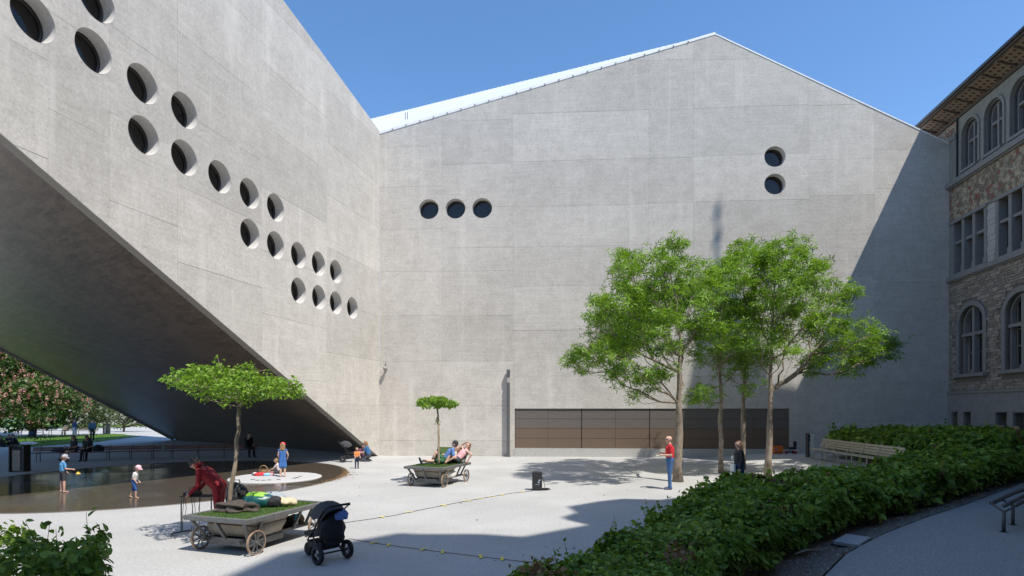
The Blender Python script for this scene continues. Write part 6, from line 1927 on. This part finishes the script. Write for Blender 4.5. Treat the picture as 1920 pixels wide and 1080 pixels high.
person('person in blue T-shirt kneeling on the ground at the bridge foot', ground_loc(692, 865), LEFT, 1.68, b, top=(.035, .13, .30), low=(.045, .048, .055), hair=(.26, .14, .07), hstyle='long', shoe=(.05, .05, .05))
b = Body(1.0, .95); sit_ground(b, .13); b.lean(R(20)); b.leg(1, V3(.25, .8, .45), V3(.0, .5, -.9)); b.leg(-1, V3(-.25, .8, .40), V3(.0, .5, -.9)); b.arm(1, V3(.2, .6, -.7), V3(-.2, .8, .0)); b.arm(-1, V3(-.2, .6, -.7), V3(.2, .8, 0))
person('dark haired person in plum top sitting by the pushchair', ground_loc(677, 862), R(-140), 1.66, b, top=(.14, .04, .08), sleeve='long', low=(.05, .06, .09), hair=(.03, .02, .02), hstyle='long')
# --- lying on the far cart
def recl(b, ang, hip=.12):
    sit_ground(b, hip); b.lean(-ang)
ca = math.radians(-21.6)
def far_cart(x, y, z=CH + .015): return on_cart(c2, x, y, z)
hx = lambda ax, ay: math.atan2(-(ax), ay)
b = Body(); recl(b, R(38)); b.leg(1, V3(.08, .72, .70), V3(.0, .42, -.9), V3(.1, .9, -.2)); b.leg(-1, V3(-.12, .98, .02), V3(-.04, 1, .03), V3(-.2, .35, .9)); b.arm(1, V3(.3, .1, -1), V3(-.1, .7, .2)); b.arm(-1, V3(-.3, -.1, -1), V3(.1, .5, -.3)); b.look(0, R(-18))
person('person in green shorts and sunglasses reclining on the far cart, one knee up', far_cart(.08, .30), R(98), 1.76, b, top=(.12, .22, .50), low=(.035, .12, .045), legs='short', shoe=(.12, .14, .17), hair=(.03, .022, .02), glasses=True, hat=('cap', (.03, .03, .035), False))
b = Body(1.0, .92); recl(b, R(46)); b.leg(1, V3(.06, .78, .66), V3(.0, .40, -.92), V3(.1, .95, -.2)); b.leg(-1, V3(-.10, .74, .62), V3(-.02, .5, -.9), V3(-.1, .95, -.2)); b.arm(1, V3(.75, -.1, .65), V3(-.85, -.3, .45)); b.arm(-1, V3(-.6, -.2, -.3), V3(.2, .3, -.6)); b.look(0, R(-14))
person('person in pink top lying against the raised backrest, arm over head', far_cart(.42, .62), R(118), 1.68, b, top=(.80, .42, .44), sleeve='none', low=(.05, .06, .07), legs='bare', shoe=None, hair=(.20, .10, .05), hstyle='long')
b = Body(1.25, .9); recl(b, R(40)); b.leg(1, V3(.06, .9, .3), V3(0, .8, -.5)); b.leg(-1, V3(-.06, .9, .2), V3(0, .8, -.4)); b.arm(1, V3(.3, .3, -1), V3(0, .7, 0)); b.arm(-1, V3(-.3, .3, -1), V3(0, .7, 0))
person('brown haired child lying behind the pink topped person on the far cart', far_cart(.05, .75), R(112), 1.20, b, top=(.60, .58, .55), low=(.10, .10, .14), hair=(.22, .12, .06), hstyle='long', shoe=None)
# --- on the brown bench under the bridge
def seated(b, zs_=.47):
    dz = b.pel.z - (zs_ + .10)
    for n_ in ('pel', 'spine', 'chest', 'neck', 'headc'): setattr(b, n_, getattr(b, n_) - V3(0, 0, dz))
    for k_ in (1, -1): b.sh[k_] = b.sh[k_] - V3(0, 0, dz); b.hip[k_] = b.hip[k_] - V3(0, 0, dz)
    for k_ in (1, -1): b.leg(k_, V3(.08 * k_, 1, -.06), V3(.02 * k_, .12, -1)); b.arm(k_, V3(.12 * k_, .25, -1), V3(-.15 * k_, .9, -.1))
seatp = lambda px, py: G(px, py)
b = Body(1, .95); seated(b); b.leg(1, V3(-.25, 1, .04), V3(.35, .35, -.9)); b.lean(R(6))
person('seated person with auburn hair and black top, bare legs crossed, on the bench', Vector(G(137, 864.5)) + V3(0, .12, 0), NEAR - R(20), 1.68, b, top=(.02, .018, .018), low=(.10, .09, .08), legs='bare', hair=(.10, .03, .02), hstyle='long', shoe=(.03, .03, .05))
b = Body(1, .95); seated(b); b.lean(R(10)); b.look(0, R(-14))
person('seated person in dark T-shirt and black trousers, right of the auburn haired one', Vector(G(163, 864)) + V3(0, .10, 0), NEAR + R(10), 1.68, b, top=(.03, .028, .03), low=(.012, .012, .014), hair=(.05, .035, .03), hstyle='long')
lump('handbag', 'dark shoulder bag on the bench right of the two seated women', 'bag', Vector(G(182, 863.5)) + V3(0, .1, .48), (.22, .15, .20), 'black_cloth', 81)
lump('coat', 'black coat spread along the bench left of the seated women', 'coat', Vector(G(112, 865)) + V3(0, .1, .48), (.50, .18, .13), 'black_cloth', 83, rz=.1)
b = Body(); seated(b); b.lean(R(12)); b.arm(1, V3(.1, .5, -.8), V3(-.1, .5, .9))
person('person in black sitting alone at the dark end of the bench', Vector(G(463, 858)) + V3(0, .1, 0), NEAR + R(50), 1.75, b, top=(.012, .012, .013), sleeve='long', low=(.012, .012, .014), hair=(.03, .02, .02))
# --- in the park
b = Body(); b.leg(1, V3(.05, .12, -1), V3(0, -.05, -1)); b.leg(-1, V3(-.05, -.10, -1), V3(0, -.25, -1))
person('walker in dark blue jacket and white shorts on the park path', ground_loc(140, 825), R(150), 1.78, b, top=(.03, .06, .16), sleeve='long', low=(.55, .55, .55), legs='knee', hair=(.06, .04, .03), hat=('cap', (.10, .09, .09), True), fat=1.15)
b = Body(); b.leg(1, V3(.05, .08, -1), V3(0, -.05, -1)); b.leg(-1, V3(-.05, -.06, -1), V3(0, -.15, -1))
t_ = person('walker in blue denim jacket with dark trousers on the park path', ground_loc(173, 827), R(-120), 1.74, b, top=(.06, .15, .25), sleeve='long', low=(.015, .018, .035), hair=(.08, .05, .03), shoe=(.4, .2, .18))
lump('rucksack', 'blue rucksack on the back of the denim jacketed walker', 'rucksack', t_.matrix_basis @ Vector((0, -.21, 1.05)), (.16, .12, .26), mat('blue_pack', (.03, .10, .20), .8), 85)
b = Body(); seated(b); b.lean(R(8))
person('person in white shirt and red cap sitting on the pale park bench', Vector(G(124, 816)) + V3(0, .1, 0), NEAR, 1.75, b, top=(.70, .68, .64), low=(.25, .24, .22), hat=('cap', (.70, .04, .05), True))
for px, py, col, rz_, lb in ((7, 838, (.07, .035, .03), 150, 'person in brown top sitting on the shady lawn at the picture edge'), (20, 836.5, (.02, .022, .035), 200, 'person in dark clothes sitting on the lawn between two others'), (33, 836, (.02, .02, .025), 120, 'person in black jacket sitting on the lawn beside a white cloth')):
    b = Body(); sit_ground(b, .13); b.lean(R(22)); b.leg(1, V3(.25, .8, .45), V3(.0, .5, -.9)); b.leg(-1, V3(-.25, .8, .40), V3(.0, .5, -.9)); b.arm(1, V3(.2, .6, -.6), V3(-.2, .8, .1)); b.arm(-1, V3(-.2, .6, -.6), V3(.2, .8, .1))
    person(lb, ground_loc(px, py), R(rz_), 1.72, b, top=col, sleeve='long', low=(.02, .025, .04), hair=(.04, .03, .025))
lump('picnic_cloth', 'white cloth lying on the lawn beside the sitting people', 'cloth', ground_loc(51, 834.5), (.7, .4, .14), 'white_cloth', 87, amp=.2)
